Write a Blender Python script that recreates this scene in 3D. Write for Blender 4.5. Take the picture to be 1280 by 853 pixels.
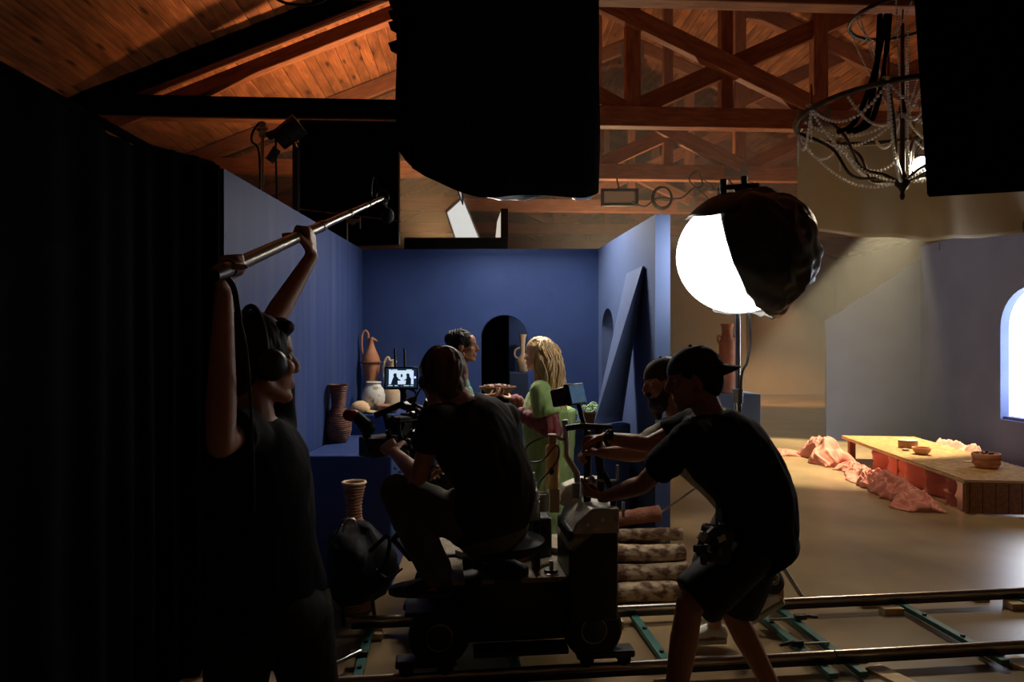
import bpy, bmesh, math, random
from mathutils import Vector, Matrix, Euler, noise
random.seed(7)
R = math.radians
SC = bpy.context.scene
COL = SC.collection
for _o in list(bpy.data.objects): bpy.data.objects.remove(_o)

# ---------------------------------------------------------------- camera, world, exposure, large lights
CAMH, HOR, FPX = 1.6, 435.0, 820.0          # eye height in m, horizon row, focal length in pixels (frame 1280 x 853)
cam = bpy.data.cameras.new('camera'); camo = bpy.data.objects.new('camera', cam); COL.objects.link(camo)
camo.location = (0, 0, CAMH); camo.rotation_euler = (R(90), 0, 0)
cam.sensor_width = 36; cam.lens = 36 * FPX / 1280; cam.shift_y = (HOR - 426.5) / 1280
cam.clip_start = .05; cam.clip_end = 80
SC.camera = camo
w = bpy.data.worlds.new('world'); SC.world = w; w.use_nodes = True
w.node_tree.nodes['Background'].inputs[0].default_value = (.05, .07, .12, 1)
w.node_tree.nodes['Background'].inputs[1].default_value = .02
SC.view_settings.view_transform = 'Standard'; SC.view_settings.look = 'None'
SC.view_settings.gamma = 1; SC.view_settings.use_curve_mapping = False
SC.view_settings.exposure = 0.2

def P(px, py, d):                            # pixel + depth (m along the view axis) -> world point
    return Vector(((px - 640) / FPX * d, d, CAMH - (py - HOR) / FPX * d))
def PZ(px, py, z):                           # pixel on a horizontal surface of height z
    return P(px, py, FPX * (CAMH - z) / (py - HOR))
YAW = R(3)                                   # the barn is turned 3 degrees against the camera
def B(u, v, z):                              # barn coordinates: u across, v into the depth
    return Vector((u * math.cos(YAW) - v * math.sin(YAW), u * math.sin(YAW) + v * math.cos(YAW), z))

def lamp(name, kind, loc, target, energy, col, size=.2, size_y=None, spot=None, blend=.3, parent=None):
    l = bpy.data.lights.new(name, kind); l.energy = energy; l.color = col
    if kind == 'AREA':
        l.size = size
        if size_y: l.shape = 'RECTANGLE'; l.size_y = size_y
    else: l.shadow_soft_size = size
    if kind == 'SPOT': l.spot_size = R(spot); l.spot_blend = blend
    o = bpy.data.objects.new(name, l); COL.objects.link(o); o.location = loc
    if target is not None:
        o.rotation_euler = (Vector(target) - Vector(loc)).to_track_quat('-Z', 'Y').to_euler()
    return o
# overhead soft light inside the black skirt, lamp behind the set that warms the roof, spot on the low table, daylight at the arched window
L_TOP = lamp('overhead_soft_light', 'AREA', (.06, 5.32, 2.92), (.0, 3.2, 0), 62, (1, .9, .76), .9, .45)
L_ROOF = lamp('roof_lamp_light', 'SPOT', (-.9, 9.9, 2.75), (-2.3, 9.7, 6), 820, (1, .55, .25), .12, spot=96, blend=1.0)
L_ROOF2 = lamp('rear_lamp_light', 'SPOT', (1.9, 13.0, 2.2), (3.6, 11.5, 7), 460, (1, .7, .42), .15, spot=165, blend=.6)
L_SPOT = lamp('table_spot_light', 'SPOT', (5.75, 9.2, 4.0), (4.6, 9.45, 0), 2900, (1, .86, .55), .05, spot=58, blend=.3)
L_ROUND = lamp('round_lamp_light', 'SPOT', (4.05, 6.45, 3.42), (2.5, 5.3, 0), 190, (1, .86, .62), .12, spot=130, blend=.5)
L_PASS = lamp('added_passage_light', 'SPOT', (.42, 6.5, 2.14), (.15, 7.1, 1.4), 8, (1, .9, .75), .05, spot=80, blend=.5)  # added lamp, out of view, brightens the jug and plinth behind the arch
L_REAR = lamp('rear_floor_light', 'SPOT', (7.24, 18.0, 3.3), (8.2, 19.8, 0), 700, (1, .5, .22), .1, spot=80, blend=.6)
L_SKY = lamp('window_daylight', 'AREA', (7.2, 8.66, 1.6), (0, 8.3, 1.0), 34, (.85, .93, 1), .9, 1.5)

# ---------------------------------------------------------------- materials
MATS = {}
def mat(name, col, rough=.6, metal=0, col2=None, scale=6, detail=4, stretch=None, bump=0, bscale=40, emit=None, strength=0,
        spec=.5, rnd=0, trans=0, alpha=1, sheen=0, kind='noise', wave=None, contrast=(.35, .65)):
    if name in MATS: return MATS[name]
    m = bpy.data.materials.new(name); m.use_nodes = True; nt = m.node_tree; N = nt.nodes; L = nt.links
    b = N['Principled BSDF']
    b.inputs['Roughness'].default_value = rough; b.inputs['Metallic'].default_value = metal
    b.inputs['Specular IOR Level'].default_value = spec
    b.inputs['Base Color'].default_value = (*col, 1)
    if trans: b.inputs['Transmission Weight'].default_value = trans
    if sheen: b.inputs['Sheen Weight'].default_value = sheen
    if emit: b.inputs['Emission Color'].default_value = (*emit, 1); b.inputs['Emission Strength'].default_value = strength
    tc = mp = None
    def coords():
        nonlocal tc, mp
        if tc is None:
            tc = N.new('ShaderNodeTexCoord'); mp = N.new('ShaderNodeMapping'); L.new(tc.outputs['Object'], mp.inputs[0])
            if stretch: mp.inputs['Scale'].default_value = stretch
        return mp.outputs[0]
    out = None
    if col2:
        if kind == 'voronoi':
            t = N.new('ShaderNodeTexVoronoi'); t.inputs['Scale'].default_value = scale; fac = t.outputs['Distance']
        elif kind == 'wave':
            t = N.new('ShaderNodeTexWave'); t.inputs['Scale'].default_value = scale
            t.inputs['Distortion'].default_value = wave or 3; t.inputs['Detail'].default_value = detail; fac = t.outputs['Fac']
        else:
            t = N.new('ShaderNodeTexNoise'); t.inputs['Scale'].default_value = scale; t.inputs['Detail'].default_value = detail
            fac = t.outputs['Fac']
        L.new(coords(), t.inputs['Vector'])
        r = N.new('ShaderNodeValToRGB'); L.new(fac, r.inputs[0])
        r.color_ramp.elements[0].position = contrast[0]; r.color_ramp.elements[1].position = contrast[1]
        r.color_ramp.elements[0].color = (*col, 1); r.color_ramp.elements[1].color = (*col2, 1)
        out = r.outputs[0]
    if rnd:
        oi = N.new('ShaderNodeObjectInfo'); hs = N.new('ShaderNodeHueSaturation')
        mr = N.new('ShaderNodeMapRange'); L.new(oi.outputs['Random'], mr.inputs[0])
        mr.inputs[3].default_value = 1 - rnd; mr.inputs[4].default_value = 1 + rnd
        L.new(mr.outputs[0], hs.inputs['Value'])
        if out: L.new(out, hs.inputs['Color'])
        else: hs.inputs['Color'].default_value = (*col, 1)
        out = hs.outputs[0]
    if out: L.new(out, b.inputs['Base Color'])
    if bump:
        t = N.new('ShaderNodeTexNoise'); t.inputs['Scale'].default_value = bscale; t.inputs['Detail'].default_value = 5
        L.new(coords(), t.inputs['Vector'])
        bp = N.new('ShaderNodeBump'); bp.inputs['Strength'].default_value = bump; bp.inputs['Distance'].default_value = .01
        L.new(t.outputs['Fac'], bp.inputs['Height']); L.new(bp.outputs[0], b.inputs['Normal'])
    MATS[name] = m
    return m

# ---------------------------------------------------------------- mesh helpers
class MB:
    def __init__(s): s.v = []; s.f = []
    def add(s, vs, fs):
        o = len(s.v); s.v += [Vector(v) for v in vs]; s.f += [tuple(i + o for i in f) for f in fs]; return s
    def box(s, c, size, rot=None):
        hx, hy, hz = size[0] / 2, size[1] / 2, size[2] / 2
        M = (rot if isinstance(rot, Matrix) else Euler(rot).to_matrix()) if rot is not None else Matrix.Identity(3)
        vs = [Vector(c) + M @ Vector((x * hx, y * hy, z * hz)) for x in (-1, 1) for y in (-1, 1) for z in (-1, 1)]
        return s.add(vs, [(0, 1, 3, 2), (4, 6, 7, 5), (0, 4, 5, 1), (2, 3, 7, 6), (0, 2, 6, 4), (1, 5, 7, 3)])
    def beam(s, a, b, w, h, up=(0, 0, 1)):              # bar from a to b, w sideways, h along up
        a, b = Vector(a), Vector(b); d = (b - a).normalized(); x = d.cross(Vector(up)).normalized(); u = x.cross(d)
        vs = [p + x * i * w / 2 + u * j * h / 2 for p in (a, b) for i, j in ((-1, -1), (1, -1), (1, 1), (-1, 1))]
        return s.add(vs, [(3, 2, 1, 0), (4, 5, 6, 7), (0, 1, 5, 4), (1, 2, 6, 5), (2, 3, 7, 6), (3, 0, 4, 7)])
    def tube(s, pts, r, n=8, closed=False):
        pts = [Vector(p) for p in pts]; k = len(pts)
        rs = list(r) if isinstance(r, (list, tuple)) else [r] * k
        t0 = (pts[1] - pts[0]).normalized(); x = t0.orthogonal().normalized(); vs = []; fs = []
        for i, p in enumerate(pts):
            if closed: t = pts[(i + 1) % k] - pts[i - 1]
            else: t = pts[min(i + 1, k - 1)] - pts[max(i - 1, 0)]
            if t.length < 1e-9: t = t0
            t.normalize(); x = x - t * x.dot(t)
            x = x.normalized() if x.length > 1e-6 else t.orthogonal().normalized()
            y = t.cross(x)
            vs += [p + (x * math.cos(a) + y * math.sin(a)) * rs[i] for a in [2 * math.pi * j / n for j in range(n)]]
        for i in range(k if closed else k - 1):
            i2 = (i + 1) % k
            fs += [(i * n + j, i * n + (j + 1) % n, i2 * n + (j + 1) % n, i2 * n + j) for j in range(n)]
        if not closed: fs += [tuple(range(n - 1, -1, -1)), tuple((k - 1) * n + j for j in range(n))]
        return s.add(vs, fs)
    def cyl(s, a, b, ra, rb=None, n=14): return s.tube([a, b], [ra, ra if rb is None else rb], n)
    def capsule(s, a, b, ra, rb, n=12):                  # tapered capsule, closed
        a, b = Vector(a), Vector(b); d = b - a
        if d.length < 1e-6: return s.ell(a, (ra,) * 3)
        d.normalize(); x = d.orthogonal().normalized(); y = d.cross(x); vs = []; fs = []
        rings = [(a, ra, t) for t in (-90, -60, -30, 0)] + [(b, rb, t) for t in (0, 30, 60, 90)]
        for c, r, t in rings:
            cr = max(math.cos(R(t)), .02) * r; h = math.sin(R(t)) * r
            vs += [c + d * h + (x * math.cos(q) + y * math.sin(q)) * cr for q in [2 * math.pi * j / n for j in range(n)]]
        k = len(rings)
        for i in range(k - 1): fs += [(i * n + j, i * n + (j + 1) % n, (i + 1) * n + (j + 1) % n, (i + 1) * n + j) for j in range(n)]
        fs += [tuple(range(n - 1, -1, -1)), tuple((k - 1) * n + j for j in range(n))]
        return s.add(vs, fs)
    def chain(s, pts, rs, n=12):
        for i in range(len(pts) - 1): s.capsule(pts[i], pts[i + 1], rs[i], rs[i + 1], n)
        return s
    def ell(s, c, r, rot=None, n=16, m=10):
        M = (rot if isinstance(rot, Matrix) else Euler(rot).to_matrix()) if rot is not None else Matrix.Identity(3)
        c = Vector(c); vs = []; fs = []
        for i in range(1, m):
            t = math.pi * i / m
            vs += [c + M @ Vector((r[0] * math.sin(t) * math.cos(q), r[1] * math.sin(t) * math.sin(q), r[2] * math.cos(t)))
                   for q in [2 * math.pi * j / n for j in range(n)]]
        for i in range(m - 2): fs += [(i * n + j, (i + 1) * n + j, (i + 1) * n + (j + 1) % n, i * n + (j + 1) % n) for j in range(n)]
        k = len(vs); vs += [c + M @ Vector((0, 0, r[2])), c - M @ Vector((0, 0, r[2]))]
        fs += [(k, j, (j + 1) % n) for j in range(n)] + [(k + 1, (m - 2) * n + (j + 1) % n, (m - 2) * n + j) for j in range(n)]
        return s.add(vs, fs)
    def lathe(s, prof, c=(0, 0, 0), n=28, wob=None):     # prof: (radius, height) from the axis out and round
        c = Vector(c); vs = []; fs = []; k = len(prof)
        for i, (r, z) in enumerate(prof):
            for j in range(n):
                a = 2 * math.pi * j / n; q = r if wob is None else r * (1 + wob(a, z))
                vs.append(c + Vector((q * math.cos(a), q * math.sin(a), z)))
        for i in range(k - 1): fs += [(i * n + j, i * n + (j + 1) % n, (i + 1) * n + (j + 1) % n, (i + 1) * n + j) for j in range(n)]
        if prof[0][0] > 1e-6: fs.append(tuple(range(n - 1, -1, -1)))
        if prof[-1][0] > 1e-6: fs.append(tuple((k - 1) * n + j for j in range(n)))
        return s.add(vs, fs)
    def loft(s, secs, n=20):                             # secs: (centre, half-width vector, half-depth vector), closed
        vs = []; fs = []; k = len(secs)
        for c, x, y in secs:
            vs += [Vector(c) + Vector(x) * math.cos(q) + Vector(y) * math.sin(q) for q in [2 * math.pi * j / n for j in range(n)]]
        for i in range(k - 1): fs += [(i * n + j, i * n + (j + 1) % n, (i + 1) * n + (j + 1) % n, (i + 1) * n + j) for j in range(n)]
        fs += [tuple(range(n - 1, -1, -1)), tuple((k - 1) * n + j for j in range(n))]
        return s.add(vs, fs)
    def prism(s, poly, ext):                             # poly: 3D points in a plane, pushed along ext
        k = len(poly); ext = Vector(ext)
        vs = [Vector(p) for p in poly] + [Vector(p) + ext for p in poly]
        fs = [tuple(range(k - 1, -1, -1)), tuple(range(k, 2 * k))] + [(i, (i + 1) % k, (i + 1) % k + k, i + k) for i in range(k)]
        return s.add(vs, fs)
    def sheet(s, fn, nu, nv):                            # open surface fn(u, v), u, v in 0..1
        vs = [fn(i / nu, j / nv) for i in range(nu + 1) for j in range(nv + 1)]
        return s.add(vs, [(i * (nv + 1) + j, (i + 1) * (nv + 1) + j, (i + 1) * (nv + 1) + j + 1, i * (nv + 1) + j + 1)
                          for i in range(nu) for j in range(nv)])
    def mesh(s, name, inv=None):
        me = bpy.data.meshes.new(name)
        me.from_pydata([tuple(inv @ v) if inv else tuple(v) for v in s.v], [], s.f)
        bm = bmesh.new(); bm.from_mesh(me); bmesh.ops.recalc_face_normals(bm, faces=bm.faces); bm.to_mesh(me); bm.free()
        return me
    def build(s, name, m, parent=None, smooth=40, bevel=0, solid=0, world=True, sub=0):
        inv = FR[parent.name].inverted() if (parent is not None and world) else None
        me = s.mesh(name, inv)
        o = bpy.data.objects.new(name, me); COL.objects.link(o)
        finish(o, m, smooth)
        if solid: q = o.modifiers.new('thickness', 'SOLIDIFY'); q.thickness = solid; q.offset = 0
        if bevel: q = o.modifiers.new('bevel', 'BEVEL'); q.width = bevel; q.segments = 2; q.limit_method = 'ANGLE'; q.angle_limit = R(35)
        if sub: q = o.modifiers.new('subdivision', 'SUBSURF'); q.levels = q.render_levels = sub
        if parent is not None: o.parent = parent; FR[o.name] = FR[parent.name]
        else: FR[o.name] = Matrix.Identity(4)
        return o
FR = {}                                                  # world frame of each thing, so that parts can be given in world coordinates
def finish(o, m, smooth=40):
    if isinstance(m, (list, tuple)):
        for q in m: o.data.materials.append(q)
    elif m is not None: o.data.materials.append(m)
    if smooth and o.data.polygons:
        o.data.polygons.foreach_set('use_smooth', [True] * len(o.data.polygons))
        if smooth < 180: o.data.set_sharp_from_angle(angle=R(smooth))
def tag(o, label, cat, group=None):
    o['label'] = label; o['category'] = cat
    if group: o['group'] = group
    return o
def struct(o, label=None, kind='structure'):
    o['kind'] = kind
    if label: o['label'] = label
    return o
def thing(name, label, cat, loc=(0, 0, 0), rz=0, group=None):
    o = bpy.data.objects.new(name, None); COL.objects.link(o); o.empty_display_size = .1
    o.location = loc; o.rotation_euler = (0, 0, rz)
    FR[o.name] = Matrix.Translation(Vector(loc)) @ Matrix.Rotation(rz, 4, 'Z')
    return tag(o, label, cat, group)
def copy_tree(o, parent=None):
    c = o.copy(); COL.objects.link(c)
    if parent is not None: c.parent = parent
    for ch in list(o.children): copy_tree(ch, c)
    return c
def bez(pts, n=12):                                      # smooth curve through the points
    pts = [Vector(p) for p in pts]
    if len(pts) < 3: return [pts[0].lerp(pts[1], i / n) for i in range(n + 1)]
    out = []
    for i in range(len(pts) - 1):
        p0 = pts[max(i - 1, 0)]; p1 = pts[i]; p2 = pts[i + 1]; p3 = pts[min(i + 2, len(pts) - 1)]
        for k in range(n):
            t = k / n
            out.append(.5 * ((2 * p1) + (p2 - p0) * t + (2 * p0 - 5 * p1 + 4 * p2 - p3) * t * t + (3 * p1 - p0 - 3 * p2 + p3) * t ** 3))
    return out + [pts[-1]]
def sag(a, b, d, n=14):
    a, b = Vector(a), Vector(b)
    return [a.lerp(b, i / n) - Vector((0, 0, d * 4 * (i / n) * (1 - i / n))) for i in range(n + 1)]
def nz(p, s): return noise.noise(Vector(p) * s)

# ================================================================ materials of the place
M_WOOD = mat('roof_board_wood', (.36, .11, .04), .5, col2=(.56, .22, .08), scale=3.5, detail=6, stretch=(9, .35, 9), rnd=.22, bump=.15, bscale=30)
_n = M_WOOD.node_tree; _b = _n.nodes['Principled BSDF']; _src = _b.inputs['Base Color'].links[0].from_socket   # knots and dark resin streaks in the boards
_tc = _n.nodes.new('ShaderNodeTexCoord'); _oi = _n.nodes.new('ShaderNodeObjectInfo'); _ad = _n.nodes.new('ShaderNodeVectorMath'); _ad.operation = 'ADD'
_mp = _n.nodes.new('ShaderNodeMapping'); _mp.inputs['Scale'].default_value = (5, 1.6, 5); _n.links.new(_tc.outputs['Object'], _mp.inputs[0])
_mu = _n.nodes.new('ShaderNodeVectorMath'); _mu.operation = 'SCALE'; _mu.inputs[3].default_value = 37; _cx = _n.nodes.new('ShaderNodeCombineXYZ')
for _k in range(3): _n.links.new(_oi.outputs['Random'], _cx.inputs[_k])
_n.links.new(_cx.outputs[0], _mu.inputs[0]); _n.links.new(_mp.outputs[0], _ad.inputs[0]); _n.links.new(_mu.outputs[0], _ad.inputs[1])
_vo = _n.nodes.new('ShaderNodeTexVoronoi'); _vo.inputs['Scale'].default_value = 1.0; _n.links.new(_ad.outputs[0], _vo.inputs['Vector'])
_ns = _n.nodes.new('ShaderNodeTexNoise'); _ns.inputs['Scale'].default_value = 1.3; _ns.inputs['Detail'].default_value = 6; _n.links.new(_ad.outputs[0], _ns.inputs['Vector'])
_r1 = _n.nodes.new('ShaderNodeMapRange'); _r1.inputs[1].default_value = .08; _r1.inputs[2].default_value = .2; _r1.inputs[3].default_value = .22; _n.links.new(_vo.outputs['Distance'], _r1.inputs[0])
_r2 = _n.nodes.new('ShaderNodeMapRange'); _r2.inputs[1].default_value = .35; _r2.inputs[2].default_value = .6; _r2.inputs[3].default_value = .55; _r2.inputs[4].default_value = 1.1; _n.links.new(_ns.outputs['Fac'], _r2.inputs[0])
_m1 = _n.nodes.new('ShaderNodeMath'); _m1.operation = 'MULTIPLY'; _n.links.new(_r1.outputs[0], _m1.inputs[0]); _n.links.new(_r2.outputs[0], _m1.inputs[1])
_vm = _n.nodes.new('ShaderNodeVectorMath'); _vm.operation = 'SCALE'; _n.links.new(_src, _vm.inputs[0]); _n.links.new(_m1.outputs[0], _vm.inputs[3]); _n.links.new(_vm.outputs[0], _b.inputs['Base Color'])
M_BEAM = mat('truss_wood', (.27, .085, .036), .6, col2=(.44, .165, .065), scale=3, detail=6, stretch=(1.2, 8, 8), rnd=.12, bump=.15, bscale=25)
M_CREAM = mat('building_plaster', (.5, .43, .3), .85, col2=(.56, .48, .35), scale=1.5, bump=.1, bscale=20)
M_CONC = mat('polished_concrete', (.15, .095, .045), .3, col2=(.36, .25, .135), scale=1.1, detail=9, contrast=(.28, .72), bump=.03, bscale=3, spec=.45)
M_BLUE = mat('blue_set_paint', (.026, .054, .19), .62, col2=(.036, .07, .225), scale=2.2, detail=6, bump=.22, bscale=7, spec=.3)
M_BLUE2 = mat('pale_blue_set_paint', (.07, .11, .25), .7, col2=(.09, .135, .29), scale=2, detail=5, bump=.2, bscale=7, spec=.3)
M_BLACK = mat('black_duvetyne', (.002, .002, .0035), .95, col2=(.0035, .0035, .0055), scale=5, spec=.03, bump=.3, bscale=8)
M_BLKMET = mat('black_painted_metal', (.012, .012, .014), .45, spec=.5, bump=.05, bscale=60)
M_BLKPLA = mat('black_plastic', (.012, .012, .013), .4)
M_RUBBER = mat('black_rubber', (.014, .014, .015), .75, bump=.1, bscale=50)
M_STEEL = mat('brushed_steel', (.55, .54, .52), .28, metal=1, col2=(.42, .42, .41), scale=30, stretch=(1, 8, 8))
M_ALU = mat('worn_aluminium', (.5, .48, .44), .42, metal=1, col2=(.32, .31, .29), scale=9, detail=6)
M_CHROME = mat('chrome', (.75, .75, .74), .15, metal=1)
M_TERRA = mat('terracotta', (.46, .17, .08), .75, col2=(.6, .26, .13), scale=9, detail=6, bump=.25, bscale=35)
M_WHITEPANEL = mat('white_panel', (.75, .75, .72), .6)
M_PLY = mat('raw_plywood', (.52, .36, .19), .7, col2=(.66, .49, .29), scale=6, stretch=(1, 6, 1), bump=.1)

# ================================================================ the building
U0, U1, V0, V1, UR, HE, HR = -5.55, 12.35, -4.0, 22.0, 3.4, 4.62, 8.42
def quadbox(pts, th):                                    # slab from four 3D corners, thickness vector
    return MB().prism(pts, th)
struct(quadbox([B(U0, V0, 0), B(U1, V0, 0), B(U1, V1, 0), B(U0, V1, 0)], (0, 0, -.2)).build('floor', M_CONC), 'polished brown concrete floor')
nu = B(1, 0, 0); nv = B(0, 1, 0)
struct(quadbox([B(U0, V0, 0), B(U0, V1, 0), B(U0, V1, HE), B(U0, V0, HE)], -nu * .2).build('wall_left', M_CREAM))
struct(quadbox([B(U1, V0, 0), B(U1, V1, 0), B(U1, V1, HE), B(U1, V0, HE)], nu * .2).build('wall_right', M_CREAM))
for nm, v, s in (('wall_rear', V1, 1), ('wall_front', V0, -1)):
    struct(quadbox([B(U0, v, 0), B(U1, v, 0), B(U1, v, HE), B(UR, v, HR), B(U0, v, HE)], nv * .2 * s).build(nm, M_CREAM))
PIT = math.atan2(HR - HE, UR - U0)
dn = Vector((0, 0, .12))
ceil = MB().add([B(U0, V0, HE + .12), B(UR, V0, HR + .12), B(U1, V0, HE + .12), B(U0, V1, HE + .12), B(UR, V1, HR + .12), B(U1, V1, HE + .12)],
                [(0, 1, 4, 3), (1, 2, 5, 4)]).build('ceiling', mat('dark_roof_deck', (.1, .04, .015), .8), solid=.06)
struct(ceil)
# roof boards: one object per board, running into the depth
SL = math.hypot(UR - U0, HR - HE); NB = 58; BWD = SL / NB
bm_ = MB().box((0, 0, 0), (BWD - .008, V1 - V0, .03))
board_me = bm_.mesh('roof_board'); finish(type('T', (), {'data': board_me})(), M_WOOD, 0)
for side in (-1, 1):
    for i in range(NB):
        t = (i + .5) / NB
        u = U0 + (UR - U0) * t if side < 0 else U1 + (UR - U1) * t
        z = HE + (HR - HE) * t + .075 + .004 * math.sin(i * 2.3)
        o = bpy.data.objects.new('roof_board', board_me); COL.objects.link(o)
        o.location = B(u, (V0 + V1) / 2, z)
        o.rotation_euler = Matrix.Rotation(YAW, 3, 'Z').to_4x4().to_3x3().to_euler()
        o.rotation_euler = (Matrix.Rotation(YAW, 3, 'Z') @ Matrix.Rotation(-PIT if side < 0 else PIT, 3, 'Y')).to_euler()
        o.parent = ceil
# trusses
TV = [-.1, 2.85, 5.62, 8.8, 11.55, 14.35, 17.15, 19.95]
def bm_obj(name, a, b, w, h, parent, m=M_BEAM):          # a timber whose long axis is its local x, so that the grain follows it
    a, b = Vector(a), Vector(b); d = b - a; L = d.length
    me = MB().box((0, 0, 0), (L, w, h)).mesh(name)
    o = bpy.data.objects.new(name, me); COL.objects.link(o); finish(o, m, 0)
    x = d.normalized(); y = Vector((0, 0, 1)).cross(x)
    y = y.normalized() if y.length > 1e-4 else nv.copy()
    z = x.cross(y); Mx = Matrix((x, y, z)).transposed().to_4x4(); Mx.translation = (a + b) / 2
    o.matrix_world = (FR[parent.name].inverted() @ Mx); o.parent = parent
    q = o.modifiers.new('bevel', 'BEVEL'); q.width = .008; q.segments = 1
    return o
for v in TV:
    t = thing('roof_truss', 'brown timber roof truss spanning the barn', 'truss', B(UR, v, HE), 0, 'timber roof trusses')
    t['kind'] = 'structure'
    CZ = 4.72
    bm_obj('bottom_chord', B(U0 + .02, v, CZ), B(U1 - .02, v, CZ), .16, .27, t)
    for s, ue in ((-1, U0), (1, U1)):
        f = lambda k, dz=0: B(ue + (UR - ue) * k, v, HE - .1 + (HR - HE) * k + dz)
        bm_obj('rafter', f(.02), f(.995), .16, .26, t)
        bm_obj('strut', f(.09, -.36), f(.6, -.36), .14, .18, t)
        nd = UR + s * 1.3
        bm_obj('web', B(nd, v - .06 * s, CZ + .12), B(UR - s * 3.3, v - .06 * s, 6.95), .13, .24, t)
        bm_obj('web', B(nd + s * .1, v + .03, CZ + .12), B(UR + s * 4.5, v + .03, 6.42), .12, .2, t)
        bm_obj('post', B(nd, v + .02, CZ + .13), B(nd, v + .02, HR - .43 * 1.3 - .2), .15, .2, t)
    bm_obj('king_post', B(UR, v + .05, CZ + .13), B(UR, v + .05, HR - .15), .16, .16, t)
    MB().box(B(UR + 1.2, v - .1, CZ + .05), (.4, .02, .24), Matrix.Rotation(YAW, 3, 'Z')).build('gusset_plate', mat('grey_gusset', (.16, .12, .09), .5), t)
    MB().box(B(UR, v - .1, HR - .35), (.5, .02, .4), Matrix.Rotation(YAW, 3, 'Z')).build('gusset_plate', MATS['grey_gusset'], t)

# black sleeves added over unlit timbers above the streaked wall, standing in for shade
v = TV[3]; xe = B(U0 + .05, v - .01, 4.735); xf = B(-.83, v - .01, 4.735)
tag(MB().beam(xe, xf, .19, .26).build('timber_shade_sleeve', M_BLACK, smooth=0), 'black sleeve standing for shade on the level truss timber above the streaked blue wall', 'cloth')
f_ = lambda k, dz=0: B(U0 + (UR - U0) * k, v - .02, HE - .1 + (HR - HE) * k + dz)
tag(MB().beam(f_(.05, .03), f_(.7, .03), .2, .26).build('timber_shade_sleeve', M_BLACK, smooth=0), 'black sleeve standing for shade on the sloping rafter above the streaked blue wall', 'cloth')

# ================================================================ the blue set
HW = 2.5
def arch_wall(p0, p1, h, th, holes=(), nseg=16):         # wall from p0 to p1 (floor points, inner face), thickness to its left side
    p0, p1 = Vector(p0), Vector(p1); d = (p1 - p0); L = d.length; d.normalize(); nrm = Vector((-d.y, d.x, 0)) * th
    T = lambda a, z: Vector((p0.x + d.x * a, p0.y + d.y * a, z))
    mb = MB(); x = 0
    def slab(a0, a1, z0, z1):
        if a1 - a0 > 1e-4 and z1 - z0 > 1e-4: mb.prism([T(a0, z0), T(a1, z0), T(a1, z1), T(a0, z1)], nrm)
    for a, b, z0, zs in sorted(holes):
        slab(x, a, 0, h); slab(a, b, 0, z0)
        r = (b - a) / 2; rise = r
        top = [((a + b) / 2 - r * math.cos(math.pi * i / nseg), zs + rise * math.sin(math.pi * i / nseg)) for i in range(nseg + 1)]
        for i in range(nseg):
            (a0, za), (a1, zb) = top[i], top[i + 1]
            mb.prism([T(a0, za), T(a1, zb), T(a1, h), T(a0, h)], nrm)
        x = b
    slab(x, L, 0, h)
    return mb
BL = Vector((-1.368, 6.0, 0)); BR = Vector((.784, 5.95, 0)); LN = Vector((-1.446, 3.294, 0)); RN = Vector((.965, 4.42, 0))
# back wall, with the narrow arched doorway; the right wall with its arch; the left wall
s_ = FPX / 6.0
a0 = (601 - 453) / s_; a1 = (660 - 453) / s_
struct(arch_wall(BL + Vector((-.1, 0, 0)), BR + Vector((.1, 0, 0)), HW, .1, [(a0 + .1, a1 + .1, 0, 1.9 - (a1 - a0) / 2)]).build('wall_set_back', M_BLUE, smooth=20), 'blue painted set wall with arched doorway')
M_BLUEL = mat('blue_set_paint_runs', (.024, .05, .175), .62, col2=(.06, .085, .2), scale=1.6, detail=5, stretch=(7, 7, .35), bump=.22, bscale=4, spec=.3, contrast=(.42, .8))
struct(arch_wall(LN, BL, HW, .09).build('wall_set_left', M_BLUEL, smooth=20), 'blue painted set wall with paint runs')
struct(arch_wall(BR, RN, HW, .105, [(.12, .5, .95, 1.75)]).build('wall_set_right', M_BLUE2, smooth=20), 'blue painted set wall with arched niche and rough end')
# passage behind the arch: dark blue return wall and a shelf
struct(MB().box((.3, 7.3, 1.25), (1.6, .08, 2.5)).build('wall_passage_back', M_BLUE, smooth=0))
o = MB().box((.395, 7.08, .67), (.85, .34, 1.34)).build('passage_plinth', M_BLUE2, smooth=0, bevel=.01)
tag(o, 'pale blue plinth behind the arched doorway of the blue wall', 'plinth')

# right-hand set with the arched window
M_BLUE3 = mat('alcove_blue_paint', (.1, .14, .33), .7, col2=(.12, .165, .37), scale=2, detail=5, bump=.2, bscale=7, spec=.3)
wl = Vector((5.46, 11.4, 0)); wc = Vector((6.85, 11.0, 0)); wn = Vector((6.85, 6.3, 0))
d = (wc - wl).normalized(); nrm = Vector((-d.y, d.x, 0)) * .1
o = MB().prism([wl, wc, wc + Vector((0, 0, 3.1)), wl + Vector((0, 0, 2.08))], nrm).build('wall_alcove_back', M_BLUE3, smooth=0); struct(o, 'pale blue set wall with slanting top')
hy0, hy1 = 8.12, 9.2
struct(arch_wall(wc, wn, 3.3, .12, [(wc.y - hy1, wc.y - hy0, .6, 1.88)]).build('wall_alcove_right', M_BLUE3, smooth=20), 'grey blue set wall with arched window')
win = struct(MB().prism([(6.9, hy0, .6), (6.9, hy1, .6), (6.9, hy1, .64), (6.9, hy0, .64)], (.12, 0, 0)).build('window_1', M_BLUE3, smooth=0))
o = MB().sheet(lambda u, v: Vector((7.3, hy0 - .9 + (hy1 - hy0 + 1.8) * u, .2 + 2.8 * v)), 2, 2).build('diffusion_sheet', mat('daylight_diffusion', (.9, .92, .95), .9, emit=(.92, .96, 1), strength=2.2), win)
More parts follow.
